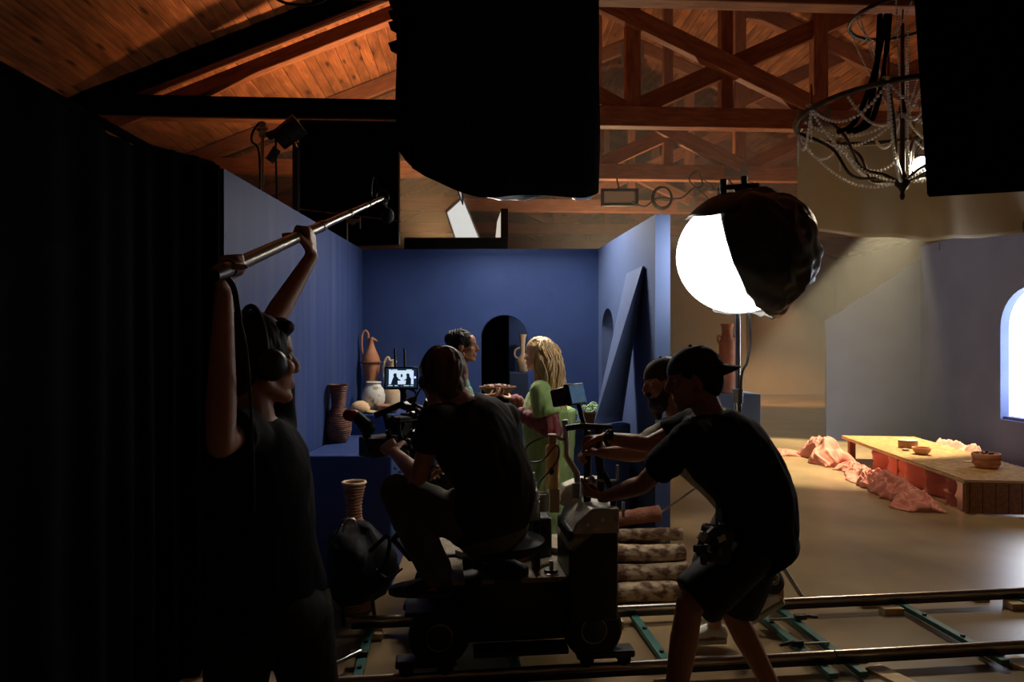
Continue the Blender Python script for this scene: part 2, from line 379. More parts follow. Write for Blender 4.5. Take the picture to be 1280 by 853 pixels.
# flat behind the grips on which the jar throws its shadow
f0 = Vector((2.15, 9.3, 0)); f1 = Vector((3.32, 9.3, 0))
struct(MB().prism([f0, f1, f1 + Vector((0, 0, 3.0)), f0 + Vector((0, 0, 3.0))], (0, .1, 0)).build('wall_cream_flat', mat('cream_flat', (.55, .46, .27), .8, col2=(.6, .5, .3), scale=2), smooth=0), 'cream painted set flat')
o = MB().box((2.75, 8.75, .5), (.95, .5, 1.0)).build('jar_plinth', M_BLUE2, smooth=0, bevel=.01)
tag(o, 'blue plinth under the tall terracotta jar', 'plinth')
# plinths in the blue set
zt = .884
o = MB().prism([(-1.405, 4.35, 0), (-.80, 4.35, 0), (-.88, 5.97, 0), (-1.355, 5.97, 0)], (0, 0, zt)).build('set_plinth', M_BLUE, smooth=0, bevel=.012)
tag(o, 'long blue painted plinth along the streaked blue wall', 'plinth')
o = MB().box((-1.07, 5.66, zt + .085), (.56, .58, .17)).build('set_riser', M_BLUE, smooth=0, bevel=.01)
tag(o, 'low blue riser block carrying the pale jar and terracotta jug', 'plinth')
o = MB().prism([(.42, 4.75, 0), (.86, 4.75, 0), (.765, 5.92, 0), (.42, 5.92, 0)], (0, 0, 1.05)).build('set_plinth', M_BLUE, smooth=0, bevel=.012)
tag(o, 'blue plinth along the niched blue wall under the potted succulent', 'plinth')
# board leaning on the niched blue wall, its foot on the plinth
zb = 1.056
b0 = P(742, 532, 820 * .545 / 97); b1 = P(775, 534, 4.86); b0.z = b1.z = zb
t0 = P(783, 342, 5.02); t1 = P(803, 333, 4.62)
o = MB().prism([b0, b1, t1, t0], (.016, 0, 0)).build('leaning_board', M_BLUE2, smooth=0)
tag(o, 'tall blue painted board leaning against the niched blue wall', 'board')

# haze drifting through the back of the barn
hz = MB().prism([B(-5.3, 9.0, .02), B(12.2, 9.0, .02), B(12.2, 21.8, .02), B(-5.3, 21.8, .02)], (0, 0, 7.6)).build('haze', None)
hm = bpy.data.materials.new('thin_haze'); hm.use_nodes = True; nt = hm.node_tree
nt.nodes.remove(nt.nodes['Principled BSDF']); vs = nt.nodes.new('ShaderNodeVolumeScatter')
vs.inputs['Density'].default_value = .036; vs.inputs['Color'].default_value = (.95, .92, .85, 1); vs.inputs['Anisotropy'].default_value = .2
nt.links.new(vs.outputs[0], nt.nodes['Material Output'].inputs['Volume']); hz.data.materials.append(hm)
hz['kind'] = 'stuff'; tag(hz, 'thin haze hanging in the back of the barn', 'haze')

# ================================================================ drapes, flags and lights
def hang(path, z0, z1, nu, nv, amp=.03, freq=9, seed=0):  # cloth hung along a floor path; z0(t), z1(t)
    pts = bez(path, 10); 
    def fn(u, v):
        k = u * (len(pts) - 1); i = min(int(k), len(pts) - 2); p = pts[i].lerp(pts[i + 1], k - i); d = (pts[i + 1] - pts[i]).normalized()
        n = Vector((-d.y, d.x, 0)); q = p + n * amp * (math.sin(u * freq * 6.28 + seed) * (1 - .35 * v) + .8 * noise.noise(Vector((u * freq * 1.7, v * 1.5, seed))))
        a = z0(u) if callable(z0) else z0; b = z1(u) if callable(z1) else z1
        return Vector((q.x, q.y, a + (b - a) * v))
    return MB().sheet(fn, nu, nv)
M_TAN = mat('grey_tan_muslin', (.44, .41, .33), .8, col2=(.52, .49, .4), scale=3, bump=.5, bscale=4)

# black curtain closing the left side of the blue set
t = thing('black_curtain', 'long black curtain hung beside the boom operator', 'curtain', (-1.62, 2, 0))
hang([(-1.468, 3.275, 0), (-1.62, 3.0, 0), (-1.63, 2.5, 0), (-1.64, 1.6, 0), (-1.66, .4, 0)], .01, lambda u: 2.5 + .03 * math.sin(u * 11), 150, 8, .022, 11).build('curtain_cloth', M_BLACK, t, solid=.004)
MB().tube([(-1.49, 3.27, 2.51), (-1.655, 3.0, 2.51), (-1.67, .4, 2.51)], .02).build('curtain_pipe', M_BLACK, t)
for y in (3.0, .5):
    MB().cyl((-1.70, y, 0), (-1.70, y, 2.5), .02).cyl((-1.70, y, 0), (-1.70, y, .02), .16, n=20).build('curtain_upright', M_BLKMET, t)

# black skirt hung round the overhead light
XL, XR, YF, YB = (492 - 640) / 164, (751 - 640) / 164, 5.0, 5.86
zt_ = 4.5
def skirt(u, v):
    w, dp, rc = XR - XL, YB - YF, .14
    seg = [w - 2 * rc, math.pi / 2 * rc, dp - 2 * rc, math.pi / 2 * rc] * 2
    L = sum(seg); s = u * L; cs = [(XL + rc, YF), (XR - rc, YF + rc), (XR, YF + rc), (XR - rc, YB - rc), (XR - rc, YB), (XL + rc, YB - rc), (XL, YB - rc), (XL + rc, YF + rc)]
    dirs = [(1, 0), None, (0, 1), None, (-1, 0), None, (0, -1), None]; a0 = [0, -90, 0, 0, 0, 90, 0, 180]
    for i, q in enumerate(seg):
        if s <= q or i == 7: break
        s -= q
    if dirs[i]: x = cs[i][0] + dirs[i][0] * s; y = cs[i][1] + dirs[i][1] * s
    else:
        a = R(a0[i]) + s / rc; x = cs[i][0] + rc * math.cos(a); y = cs[i][1] + rc * math.sin(a)
    k = (x - XL) / w
    zb = 2.755 + .33 * max(0, 1 - k / .5) ** 2.2 + .012 * math.sin(u * 40) + .32 * ((y - YF) / dp) ** .8
    z = zb + (zt_ - zb) * v
    f = .022 * noise.noise(Vector((u * 22, v * 2.2, 3))) + .012 * noise.noise(Vector((u * 60, v * 1.2, 9)))
    cx, cy = (XL + XR) / 2, (YF + YB) / 2
    n = Vector((x - cx, y - cy, 0)).normalized()
    return Vector((x, y, z)) + n * f
t = thing('overhead_skirt', 'large black cloth skirt hanging from the roof above the blue set', 'flag', ((XL + XR) / 2, (YF + YB) / 2, 2.75))
MB().sheet(skirt, 160, 14).build('skirt_cloth', M_BLACK, t, solid=.005)
m = MB()
for a, b in (((XL, YF), (XR, YF)), ((XR, YF), (XR, YB)), ((XR, YB), (XL, YB)), ((XL, YB), (XL, YF))): m.cyl((*a, zt_), (*b, zt_), .018)
m.build('skirt_frame', M_BLKMET, t)
for i, (x, y) in enumerate(((XL, YF), (XR, YF), (XL, YB), (XR, YB))):
    MB().tube([(x, y, zt_), (x, 5.62 if y > 5.5 else 3.05, 4.64 if y > 5.5 else 4.66)], .006, 5).build('hanging_rope', M_BLKMET, t)
for k, (py, dz) in enumerate(((6, .10), (20, .06), (34, .05), (60, .03))):     # frayed ties along the left edge
    c = P(490, py, 5.0)
    MB().prism([c + Vector((.06, 0, .07)), c + Vector((-.03, 0, .04)), c + Vector((-.01, 0, -.02)), c + Vector((.07, 0, -.06))], (0, .01, 0)).build('cloth_tie', M_BLACK, t)
# the light itself
t = thing('overhead_softlight', 'square soft light inside the hanging black skirt', 'light', (.06, 5.35, 3.0))
MB().box((.06, 5.35, 3.08), (1.0, .56, .12)).build('housing', M_BLKMET, t, bevel=.01)
MB().box((.06, 5.35, 3.0), (.94, .5, .02)).build('diffuser', mat('soft_diffuser', (.9, .88, .82), .8, emit=(1, .93, .82), strength=2), t)
for x in (-.3, .42): MB().cyl((x, 5.35, 3.13), (x, 5.6, 4.6), .008, n=6).build('hanging_cable', M_BLKMET, t)
MB().box((-.42, 5.35, 2.91), (.01, .5, .18)).build('added_side_flap', M_BLACK, t)  # added out of view to keep this light off the streaked wall
# clear plastic bulges below the skirt's hem
M_PLAST = mat('clear_crumpled_plastic', (.6, .65, .62), .25, spec=.6, bump=.4, bscale=9, col2=(.05, .06, .06), scale=4)
for px, py, w, h, lab in ((535, 205, .11, .09, "dark plastic bulge at the raised corner of the black skirt's hem"), (640, 243, .26, .04, "long crumpled plastic edge under the black skirt's hem"), (727, 245, .08, .03, "small white plastic tip under the black skirt's level hem")):
    c = P(px, py, 5.12); m = MB(); m.ell(c, (w, .07, h), (0, .3 if px < 600 else 0, 0), 14, 8)
    for v in m.v: v += Vector((nz(v, 9), nz(v + Vector((3, 1, 2)), 9), nz(v * 1.3, 8))) * .025
    tag(m.build('plastic_wrap', M_PLAST, smooth=25), lab, 'plastic')

# black flag in front of the rear trusses, its stand behind the left wall
def stand(t, x, y, ztop, m, r=.016, legs=3, hub=.75, spread=.45, rot=0):
    MB().cyl((x, y, .25), (x, y, ztop * .55), r * 1.25).build('stand_column', m, t)
    MB().cyl((x, y, ztop * .55), (x, y, ztop), r * .8).build('stand_riser', m, t)
    MB().cyl((x, y, ztop * .55 - .04), (x, y, ztop * .55 + .04), r * 1.9).build('stand_collar', M_BLKMET, t)
    MB().cyl((x, y, hub - .03), (x, y, hub + .03), r * 2).build('leg_hub', M_BLKMET, t)
    for i in range(legs):
        a = rot + 2 * math.pi * i / legs
        e = Vector((x + spread * math.cos(a), y + spread * math.sin(a), .012)); MB().cyl((x, y, hub), e, r * .8, n=8).cyl((x, y, .3), Vector((x, y, hub)).lerp(e, .55), r * .5, n=6).build('stand_leg', m, t)
FZ = 7.4
t = thing('black_flag', 'rectangular black cloth flag on a stand behind the streaked blue wall', 'flag', (P(372, 300, FZ).x, FZ, 0))
a, b, c, d = P(374, 150, FZ), P(499, 152, FZ), P(499, 306, FZ), P(374, 310, FZ)
MB().sheet(lambda u, v: a.lerp(b, u).lerp(d.lerp(c, u), v) + Vector((0, .012 * noise.noise(Vector((u * 5, v * 5, 2))), 0)), 16, 16).build('flag_cloth', M_BLACK, t, solid=.004)
m = MB()
for p, q in ((a, b), (b, c), (d, a)): m.cyl(p, q, .012, n=8)
m.cyl(P(375, 262, FZ - .04), P(502, 277, FZ - .04), .007, n=6).build('flag_frame', M_STEEL, t)
stand(t, P(372, 300, FZ).x - .03, FZ - .03, P(0, 180, FZ).z, M_BLKMET, .022, spread=.35)
t = thing('grip_arm_stand', 'short steel stand with a grip head in front of the black flag', 'stand', (P(434, 300, 7.15).x, 7.15, 0))
stand(t, P(434, 300, 7.15).x, 7.15, P(434, 272, 7.15).z, M_STEEL, .012, spread=.35)
c = P(440, 277, 7.15)
MB().cyl(c + Vector((-.06, 0, 0)), c + Vector((.09, 0, .01)), .02).cyl(c + Vector((0, -.05, 0)), c + Vector((0, .03, 0)), .035).cyl(c + Vector((.09, 0, -.08)), c + Vector((.09, 0, .05)), .007, n=6).build('grip_head', M_ALU, t)

# silver stand and black spotlight behind the left wall
LZ = 6.9
t = thing('light_stand', 'tall silver light stand behind the streaked blue wall', 'stand', (P(328, 200, LZ).x, LZ, 0))
stand(t, P(328, 200, LZ).x, LZ, P(328, 152, LZ).z, M_CHROME, .022, spread=.4)
c = P(328, 165, LZ)
MB().cyl(c + Vector((0, 0, -.05)), c + Vector((0, 0, .1)), .035).cyl(c + Vector((-.05, -.02, .02)), c + Vector((.06, -.02, .03)), .02).build('clamp', M_ALU, t)
MB().tube(bez([c + Vector((-.03, 0, .1)), c + Vector((-.1, 0, 0)), c + Vector((-.11, 0, -.1)), c + Vector((-.04, 0, -.2)), c + Vector((-.03, .03, -.6))]), .012, 6).build('cable', M_RUBBER, t)
LZ = 7.0
t = thing('fresnel_spotlight', 'black barn-door spotlight on a stand above the streaked blue wall', 'light', (P(366, 300, LZ).x, LZ, 0))
stand(t, P(371, 200, LZ).x, LZ, P(371, 185, LZ).z, M_BLKMET, .02, spread=.3)
c = P(362, 165, LZ); rm = Euler((0, R(-38), 0)).to_matrix()
m = MB(); x_ = rm @ Vector((1, 0, 0)); m.tube([c - x_ * .16, c + x_ * .02, c + x_ * .14], [.11, .115, .12], 16).build('lamp_body', M_BLKMET, t)
for s in (-1, 1): MB().box(c - x_ * .22 + Vector((.0, 0, .11 * s)), (.16, .2, .008), (0, R(-38 + 20 * s), 0)).build('barn_door', M_BLKMET, t)
MB().tube([c + Vector((.0, -.15, 0)), P(371, 185, LZ) + Vector((0, -.15, 0)), P(371, 185, LZ), P(371, 185, LZ) + Vector((0, .15, 0)), c + Vector((.0, .15, 0))], .01, 6).build('yoke', M_BLKMET, t)
MB().tube(bez([c + Vector((-.1, .05, .05)), P(345, 175, LZ), P(346, 240, LZ), P(347, 300, LZ)]), .012, 6).build('cable', M_RUBBER, t)
# looped cable over the top timbers
tag(MB().tube(bez([P(330, -14, 5.6), P(352, 2, 5.6), P(378, 6, 5.6), P(402, 2, 5.6), P(420, -14, 5.6)]), .012, 6).build('roof_cable', M_RUBBER), 'black cable looping below the roof boards', 'cable')

# right black flag
RZ = 3.6
t = thing('black_flag', 'big black cloth flag hanging in front of chandelier and muslin drape', 'flag', (2.6, RZ, 2.44))
a, b, c, d = P(1136, -30, RZ) + Vector((-.03, 0, 1.0)), P(1420, -30, RZ) + Vector((0, 0, 1.0)), P(1420, 228, RZ), P(1162, 243, RZ)
MB().sheet(lambda u, v: a.lerp(b, u).lerp(d.lerp(c, u), v) + Vector((0, .02 * noise.noise(Vector((u * 4, v * 3, 7))), 0)), 20, 16).build('flag_cloth', M_BLACK, t, solid=.004)
MB().cyl(d, c, .014, n=8).cyl(a, b, .016, n=8).cyl(a, d, .012, n=8).build('flag_frame', M_BLACK, t)
for p in (a, b): MB().cyl(p, Vector((p.x, 3.1, 4.75)), .006, n=6).build('hanging_rope', M_BLKMET, t)

# tan muslin skirt below the truss, round the spot
t = thing('muslin_drape', 'tan muslin drape hung from the truss behind the chandelier', 'drape', (5.2, 8.9, 3.0))
pth = [P(997, 300, 8.9), P(1080, 300, 8.75), P(1163, 300, 8.5), P(1230, 300, 8.75), P(1400, 300, 8.95)]
def dz0(u): 
    k = u * 4
    px = [(997, 283), (1080, 296), (1163, 305), (1230, 297), (1400, 276)]; i = min(int(k), 3); y = px[i][1] + (px[i + 1][1] - px[i][1]) * (k - i)
    return 1.6 + (HOR - y) / (FPX / 8.75)
hang([(p.x, p.y, 0) for p in pth], dz0, 4.58, 120, 26, .045, 4, 2).build('drape_cloth', M_TAN, t, solid=.004)
MB().cyl((pth[0].x, 8.93, 4.575), (pth[-1].x, 9.2, 4.575), .015, n=8).build('drape_batten', M_BLKMET, t)
m = MB().cyl(P(1174, 300, 8.6), P(1174, 313, 8.6), .008, n=6); m.build('pull_cord', M_STEEL, t)
# spot lamp behind the muslin
def spot_fixture(nm, lab, c, tgt, r, hang_to, lens):
    c = Vector(c); d = (Vector(tgt) - c).normalized(); t = thing(nm, lab, 'light', c)
    MB().tube([c - d * .32, c - d * .28, c - d * .05, c - d * .02], [r * .6, r * 1.1, r * 1.15, r * 1.2], 18).build('lamp_body', M_BLKMET, t)
    MB().cyl(c - d * .02, c - d * .01, r, n=18).build('lens', lens, t)
    x = d.orthogonal().normalized()
    MB().tube([c - d * .15 + x * r * 1.2, c - d * .15 + x * r * 1.5, Vector(hang_to)], .012, 6).build('yoke', M_BLKMET, t)
    return t
M_LENS = mat('lit_lens', (.9, .9, .85), .3, emit=(1, .97, .9), strength=9)
spot_fixture('table_spotlight', 'spotlight hidden behind the tan muslin drape, aimed at the low table', (5.75, 9.2, 4.02), (4.85, 9.9, 0), .1, (5.75, 9.2, 4.6), mat('spot_lens', (.9, .85, .7), .3, emit=(1, .9, .65), strength=3))
c = P(1152, 207, 6.5); t = spot_fixture('round_lamp', 'lit round lamp glowing behind the chandelier beside the black flag', c, c + Vector((-.5, -1, -.35)), .085, Vector((c.x, 5.75, 4.62)), M_LENS)
spot_fixture('roof_lamp', 'warm lamp behind the blue back wall lighting the roof boards', (-.9, 9.9, 2.72), (-2.6, 8.6, 6), .1, (-.9, 9.9, 2.3), mat('warm_lens', (.9, .7, .4), .3, emit=(1, .7, .35), strength=3))
o = thing('lamp_stand', 'stand of the warm roof lamp behind the blue back wall', 'stand', (-.9, 9.9, 0)); stand(o, -.9, 9.9, 2.32, M_BLKMET)
spot_fixture('rear_lamp', 'warm lamp low between the rear trusses', (1.9, 13.0, 2.17), (3.6, 11.5, 7), .1, (1.9, 13.1, 1.75), MATS['warm_lens'])
o = thing('lamp_stand', 'stand of the warm lamp between the rear trusses', 'stand', (1.9, 13.1, 0)); stand(o, 1.9, 13.1, 1.77, M_BLKMET)
spot_fixture('floor_lamp', 'orange lamp in the far rear shining on the floor', (7.24, 17.95, 3.35), (8.2, 19.8, 0), .1, (7.24, 17.6, 4.6), MATS['warm_lens'])

spot_fixture('added_passage_lamp', 'small unseen lamp added behind the blue wall to light the cream jug', (.43, 6.48, 2.18), (.15, 7.1, 1.4), .05, (.43, 6.07, 2.2), MATS['spot_lens'])  # fixture made up to go with the added passage spot, hidden by the wall

# lit panel and cards showing above the back wall
PZ_ = 9.0
t = thing('soft_panel', 'tilted white light panel showing above the blue back wall', 'light', P(580, 300, PZ_))
q = [P(556, 263, PZ_), P(578, 243, PZ_), P(606, 312, PZ_), P(575, 320, PZ_)]
MB().prism(q, (0, .03, 0)).build('panel_frame', M_WHITEPANEL, t, bevel=.01)
cc = sum(q, Vector()) / 4
MB().prism([cc + (p - cc) * .86 + Vector((0, -.006, 0)) for p in q], (0, .004, 0)).build('panel_face', mat('lit_panel', (.85, .86, .84), .6, emit=(.95, .97, .93), strength=.55), t)
MB().cyl((cc.x, PZ_ + .05, 0), (cc.x, PZ_ + .05, cc.z - .2), .015).cyl((cc.x, PZ_ + .05, 0), (cc.x, PZ_ + .05, .02), .25, n=20).build('panel_stand', M_BLKMET, t)
a = P(505, 297, 8.2); b = P(634, 312, 8.2)
t = thing('dark_case', 'dark flat board lying along the top behind the blue back wall', 'board', ((a.x + b.x) / 2, 8.2, 0))
MB().box(((a.x + b.x) / 2, 8.2, (a.z + b.z) / 2 - .1), (b.x - a.x, .04, a.z - b.z + .2)).build('board_panel', M_BLKPLA, t, bevel=.02)
for x in (a.x + .1, b.x - .1): MB().cyl((x, 8.2, 0), (x, 8.2, b.z - .1), .02).cyl((x, 8.2, 0), (x, 8.2, .02), .2, n=16).build('board_leg', M_BLKMET, t)
a = P(626, 262, 8.6); b = P(635, 320, 8.6)
o = MB().box(((a.x + b.x) / 2, 8.6, a.z / 2), (b.x - a.x, .12, a.z)).build('dark_post', mat('dark_post_wood', (.05, .03, .02), .7), smooth=0); tag(o, 'dark upright post behind the blue back wall', 'post')
a = P(613, 266, 8.9); b = P(626, 320, 8.9)
o = MB().prism([(a.x + .1, 8.9, 0), (b.x, 8.9, 0), (b.x, 8.9, a.z + .02), (b.x - .05, 8.9, a.z - .12), (a.x + .05, 8.9, 2.9), (a.x, 8.9, 2.75)], (0, .02, 0)).build('bounce_card', mat('card_painted_glow', (.9, .85, .72), .7, emit=(1, .93, .78), strength=.5), smooth=0); tag(o, 'card with painted lamp glow standing beside the dark post behind the wall', 'card')  # emission stands in for lamp light falling on the card
# unlit panels hung from the trusses
def led_panel(px0, py0, px1, py1, Z, lab, yaw=0):
    a = P(px0, py0, Z); b = P(px1, py1, Z); c = (a + b) / 2; w, h = b.x - a.x, a.z - b.z
    t = thing('led_panel', lab, 'light', c)
    m = MB()
    for s in (-1, 1): m.box(c + Vector((s * w / 2, 0, 0)), (.05, .08, h + .05)); m.box(c + Vector((0, 0, s * h / 2)), (w + .05, .08, .05))
    m.build('panel_frame', M_BLKMET, t, bevel=.006)
    MB().box(c, (w, .05, h)).build('panel_face', mat('beige_diffuser', (.6, .5, .36), .6), t)
    MB().cyl(c + Vector((0, .03, h / 2)), Vector((c.x, 11.55 / math.cos(YAW) + c.x * math.tan(YAW) - .05, 4.6)), .015, n=8).build('panel_mount', M_BLKMET, t)
led_panel(753, 238, 796, 256, 11.3, 'unlit beige light panel in black frame hanging from the truss')
led_panel(899, 236, 943, 262, 11.3, 'unlit beige light panel behind the balloon light')
o = MB()
for k in range(3): o.tube([P(828, 247, 11.2) + Vector((math.cos(a) * (.15 + .012 * k), .02 * k, math.sin(a) * (.17 + .012 * k))) for a in [2 * math.pi * i / 20 for i in range(20)]], .014, 6, True)
tag(o.build('cable_coil', M_RUBBER), 'coil of black cable hanging below the rear truss', 'cable')
tag(MB().tube(bez([P(790, 252, 11.2), P(806, 258, 11.2), P(822, 248, 11.2), P(850, 248, 11.2), P(866, 236, 11.2), P(878, 232, 11.2), P(872, 214, 11.2), P(862, 226, 11.2), P(885, 248, 11.2), P(893, 262, 11.2)]), .013, 6).build('tangled_cable', M_RUBBER), 'tangled black cable strung below the rear truss', 'cable')
for px, lab in ((891, 'small round work lamp hanging between cable tangle and balloon clamp'), (949, 'small round work lamp hanging beyond the balloon clamp from the cable tangle')):
    t = thing('work_lamp', lab, 'light', P(px, 236, 11.1))
    MB().lathe([(.0, -.02), (.07, 0), (.075, .03), (.04, .09), (0, .1)], P(px, 240, 11.1)).build('lamp_shade', M_ALU, t)
    MB().cyl(P(px, 232, 11.1), Vector((P(px, 222, 11.1).x, 11.55 / math.cos(YAW) + P(px, 0, 11.1).x * math.tan(YAW) - .06, 4.6)), .008, n=6).build('cable', M_RUBBER, t)

# ---------------------------------------------------------------- balloon lantern
BZ, BX, BR_ = 4.15, (924 - 640) / FPX * 4.15, .386
bc = Vector((BX, BZ, 1.6 + (HOR - 319) / FPX * BZ))
def bsph(az, th, k=1.0, flat=.95):                        # az from the camera direction towards the left
    return bc + Vector((-math.sin(az) * math.sin(th), -math.cos(az) * math.sin(th), flat * math.cos(th))) * BR_ * k
def edge(th):
    tb = [(0, 41), (45, 41), (75, 32), (105, 24), (135, 11), (160, -21), (181, -30)]; d_ = math.degrees(th)
    for (x0, y0), (x1, y1) in zip(tb, tb[1:]):
        if x0 <= d_ <= x1: return R(y0 + (y1 - y0) * (d_ - x0) / (x1 - x0))
    return R(-30)
t = thing('balloon_light', 'round white balloon lantern half covered by a black skirt, on a stand', 'light', (BX, BZ, 0))
MB().sheet(lambda u, v: bsph(2 * math.pi * u, R(4) + R(172) * v), 40, 22).build('lantern', mat('lit_lantern_silk', (.95, .94, .9), .8, emit=(1, .95, .86), strength=6.5), t)
def sk(u, v):
    th = R(3) + R(150) * v; az = edge(th) - R(205) * u
    p = bsph(az, th, 1.0); n = (p - bc).normalized()
    rough = (1 - 2 * abs(noise.noise(p * 5 + Vector((4, 4, 4))))) * .035 + (1 - 2 * abs(noise.noise(p * 11))) * .02
    return p + n * (.008 + max(-.004, rough + .01) * min(1, u * 5) + .03 * math.sin(math.pi * v) * math.sin(math.pi * u)) - Vector((0, 0, .03 * v * math.sin(math.pi * min(1, u * 2))))
M_SKIRT = mat('black_skirt_silk', (.014, .012, .008), .38, spec=.6, bump=.35, bscale=6)
MB().sheet(sk, 80, 70).build('black_skirt', M_SKIRT, t, solid=.003)
def cp(u, v):
    th = R(2) + R(53) * v + R(5) * v * math.sin(u * 12); az = 2 * math.pi * u
    p = bsph(az, th, 1.03 + .03 * v)
    return p + Vector((0, 0, .012 + .006 * math.sin(u * 40)))
MB().sheet(cp, 48, 12).build('black_cap', M_SKIRT, t, solid=.003)
top = bc + Vector((0, 0, BR_ * .95))
MB().cyl(top, top + Vector((0, 0, .06)), .035).cyl(top + Vector((-.12, 0, .06)), top + Vector((.12, 0, .075)), .016).cyl(top + Vector((-.1, 0, .0)), top + Vector((-.1, 0, .11)), .022).cyl(top + Vector((.03, 0, .02)), top + Vector((.03, 0, .13)), .02).build('top_clamp', M_BLKMET, t)
for k in range(5): 
    az = R(30 + 38 * k)
    MB().tube([bsph(az, R(4) + R(172) * i / 20, 1.004) for i in range(21)], .0018, 4).build('seam', mat('seam_thread', (.6, .6, .6), .8), t)
sx, sy = P(922, 0, BZ).x, BZ
MB().cyl((sx, sy, .9), (sx, sy, bc.z - BR_ * .93), .017).build('stand_riser', M_CHROME, t)
MB().cyl((sx, sy, .12), (sx, sy, 1.3), .024).build('stand_column', M_CHROME, t)
for za, zb_, r_ in ((1.25, 1.34, .034), (bc.z - BR_ * .97, bc.z - BR_ * .9, .03), (.62, .7, .036)): MB().cyl((sx, sy, za), (sx, sy, zb_), r_).build('stand_collar', M_ALU, t)
for a in (200, 320, 80):
    e = Vector((sx + (.24 if a == 200 else .52) * math.cos(R(a)), sy + (.3 if a == 200 else .42) * math.sin(R(a)) * (1 if a == 80 else .3), .012)); MB().cyl((sx, sy, .66), e, .014, n=8).cyl((sx, sy, .2), Vector((sx, sy, .66)).lerp(e, .6), .009, n=6).build('stand_leg', M_ALU, t)
MB().tube(bez([P(936, 392, BZ - .02), P(938, 425, BZ), P(934, 452, BZ - .03), P(926, 482, BZ - .04), (sx + .02, sy - .03, .7), (sx + .25, sy + .1, .02)]), .008, 6).build('power_cable', M_RUBBER, t)

MB().cyl((sx, sy, .9), (.985, 4.365, .5), .007, n=8).build('guy_line', M_ALU, t)

# ---------------------------------------------------------------- chandelier
CX, CY = (1128 - 640) / FPX * 5.8, 5.8
M_IRON = mat('dark_chandelier_iron', (.03, .025, .02), .4, metal=.6, col2=(.1, .08, .05), scale=9)
M_BRASS = mat('chandelier_brass', (.4, .26, .1), .35, metal=.8)
M_BEAD = mat('pearl_bead', (.9, .87, .8), .3)
t = thing('chandelier', 'beaded hoop chandelier with candle cups hanging from the truss', 'chandelier', (CX, CY, 2.9))
cz = lambda py: 1.6 + (HOR - py) / (FPX / 5.8)
hubz, hoopz, rad = cz(228), cz(142), .87
MB().lathe([(0, cz(250)), (.012, cz(250)), (.022, cz(246)), (.016, cz(240)), (.03, cz(236)), (.06, hubz - .02), (.065, hubz), (.045, hubz + .03), (.022, hubz + .1), (.02, cz(150)), (.035, cz(140)), (.018, cz(125)), (.016, cz(30)), (0, cz(30))], (CX, CY, 0), 16).build('stem', M_IRON, t)
MB().tube([(CX + rad * math.cos(a), CY + rad * math.sin(a), hoopz) for a in [2 * math.pi * i / 48 for i in range(48)]], .024, 8, True).build('hoop', M_IRON, t)
MB().tube([(CX + .42 * math.cos(a), CY + .42 * math.sin(a), cz(22)) for a in [2 * math.pi * i / 30 for i in range(30)]], .018, 8, True).build('crown_ring', M_IRON, t)
MB().cyl((CX, CY, cz(30)), (CX, CY - .01, 4.6), .006, n=6).build('chain', M_IRON, t)
def beads(pts, r=.0145):
    m = MB(); L = 0; step = r * 2.25; last = None
    P_ = [Vector(p) for p in pts]; acc = 0
    for i in range(len(P_) - 1):
        d = P_[i + 1] - P_[i]; l = d.length; s = acc
        while s < l: m.ell(P_[i] + d * (s / l), (r, r, r), None, 6, 4); s += step
        acc = s - l
    return m
hp = lambda k, z=hoopz, r=rad: Vector((CX + r * math.cos(R(180 + 45 * k + 8)), CY + r * math.sin(R(180 + 45 * k + 8)), z))
for k in range(8):
    p = hp(k); hub = Vector((CX, CY, hubz)); dd = (p - hub); dd.z = 0; dn_ = dd.normalized()
    MB().tube(bez([hub + dn_ * .03, hub + dn_ * .18 + Vector((0, 0, .06)), hub + dn_ * .4 + Vector((0, 0, .12)), hub + dn_ * .55 + Vector((0, 0, .38)), hub + dn_ * .72 + Vector((0, 0, .52)), p], 6), .014, 7).build('arm', M_IRON, t)
    MB().lathe([(0, 0), (.02, 0), (.045, .03), (.042, .04), (.014, .035), (.014, .15), (.009, .16), (.012, .18), (.002, .22)], p, 12).build('candle', M_BRASS, t)
    q = hp(k + 1)
    beads(sag(p, q, .2 + .05 * (k % 3))).build('bead_strand', M_BEAD, t)
    beads(sag(p - Vector((0, 0, .02)), hub + Vector((0, 0, .02)), .17 + .06 * (k % 2), 18)).build('bead_strand', M_BEAD, t)
    crown = Vector((CX + .42 * math.cos(R(180 + 45 * k + 8)), CY + .42 * math.sin(R(180 + 45 * k + 8)), cz(22)))
    beads(sag(crown, hub + Vector((0, 0, .55)) + dn_ * .03, .06), .009).build('bead_strand', M_BEAD, t)
    beads(sag(hub + Vector((0, 0, .6)) + dn_ * .02, p.lerp(q, .5), .16)).build('bead_strand', M_BEAD, t)
    beads([p - Vector((0, 0, .02)), p - Vector((0, 0, .28 + .05 * (k % 2)))], .01).build('bead_drop', M_BEAD, t)
beads([(CX + .03, CY - .03, cz(40)), (CX + .03, CY - .03, hubz + .05)], .011).build('bead_strand', M_BEAD, t)
beads(sag((CX - .42, CY, cz(22)), (CX - .1, CY - .3, cz(24)), .28), .008).build('bead_strand', M_BEAD, t)
for k, (x0, x1) in enumerate(((1108, 1070), (1100, 1082), (1112, 1090))):
    MB().tube(bez([P(x0, 18, 5.6), P((x0 + x1) / 2 + 4, 90, 5.62), P(x1, 150, 5.6), P(x1 - 22, 165, 5.55)]), .022, 6).build('black_ribbon', M_BLACK, t)
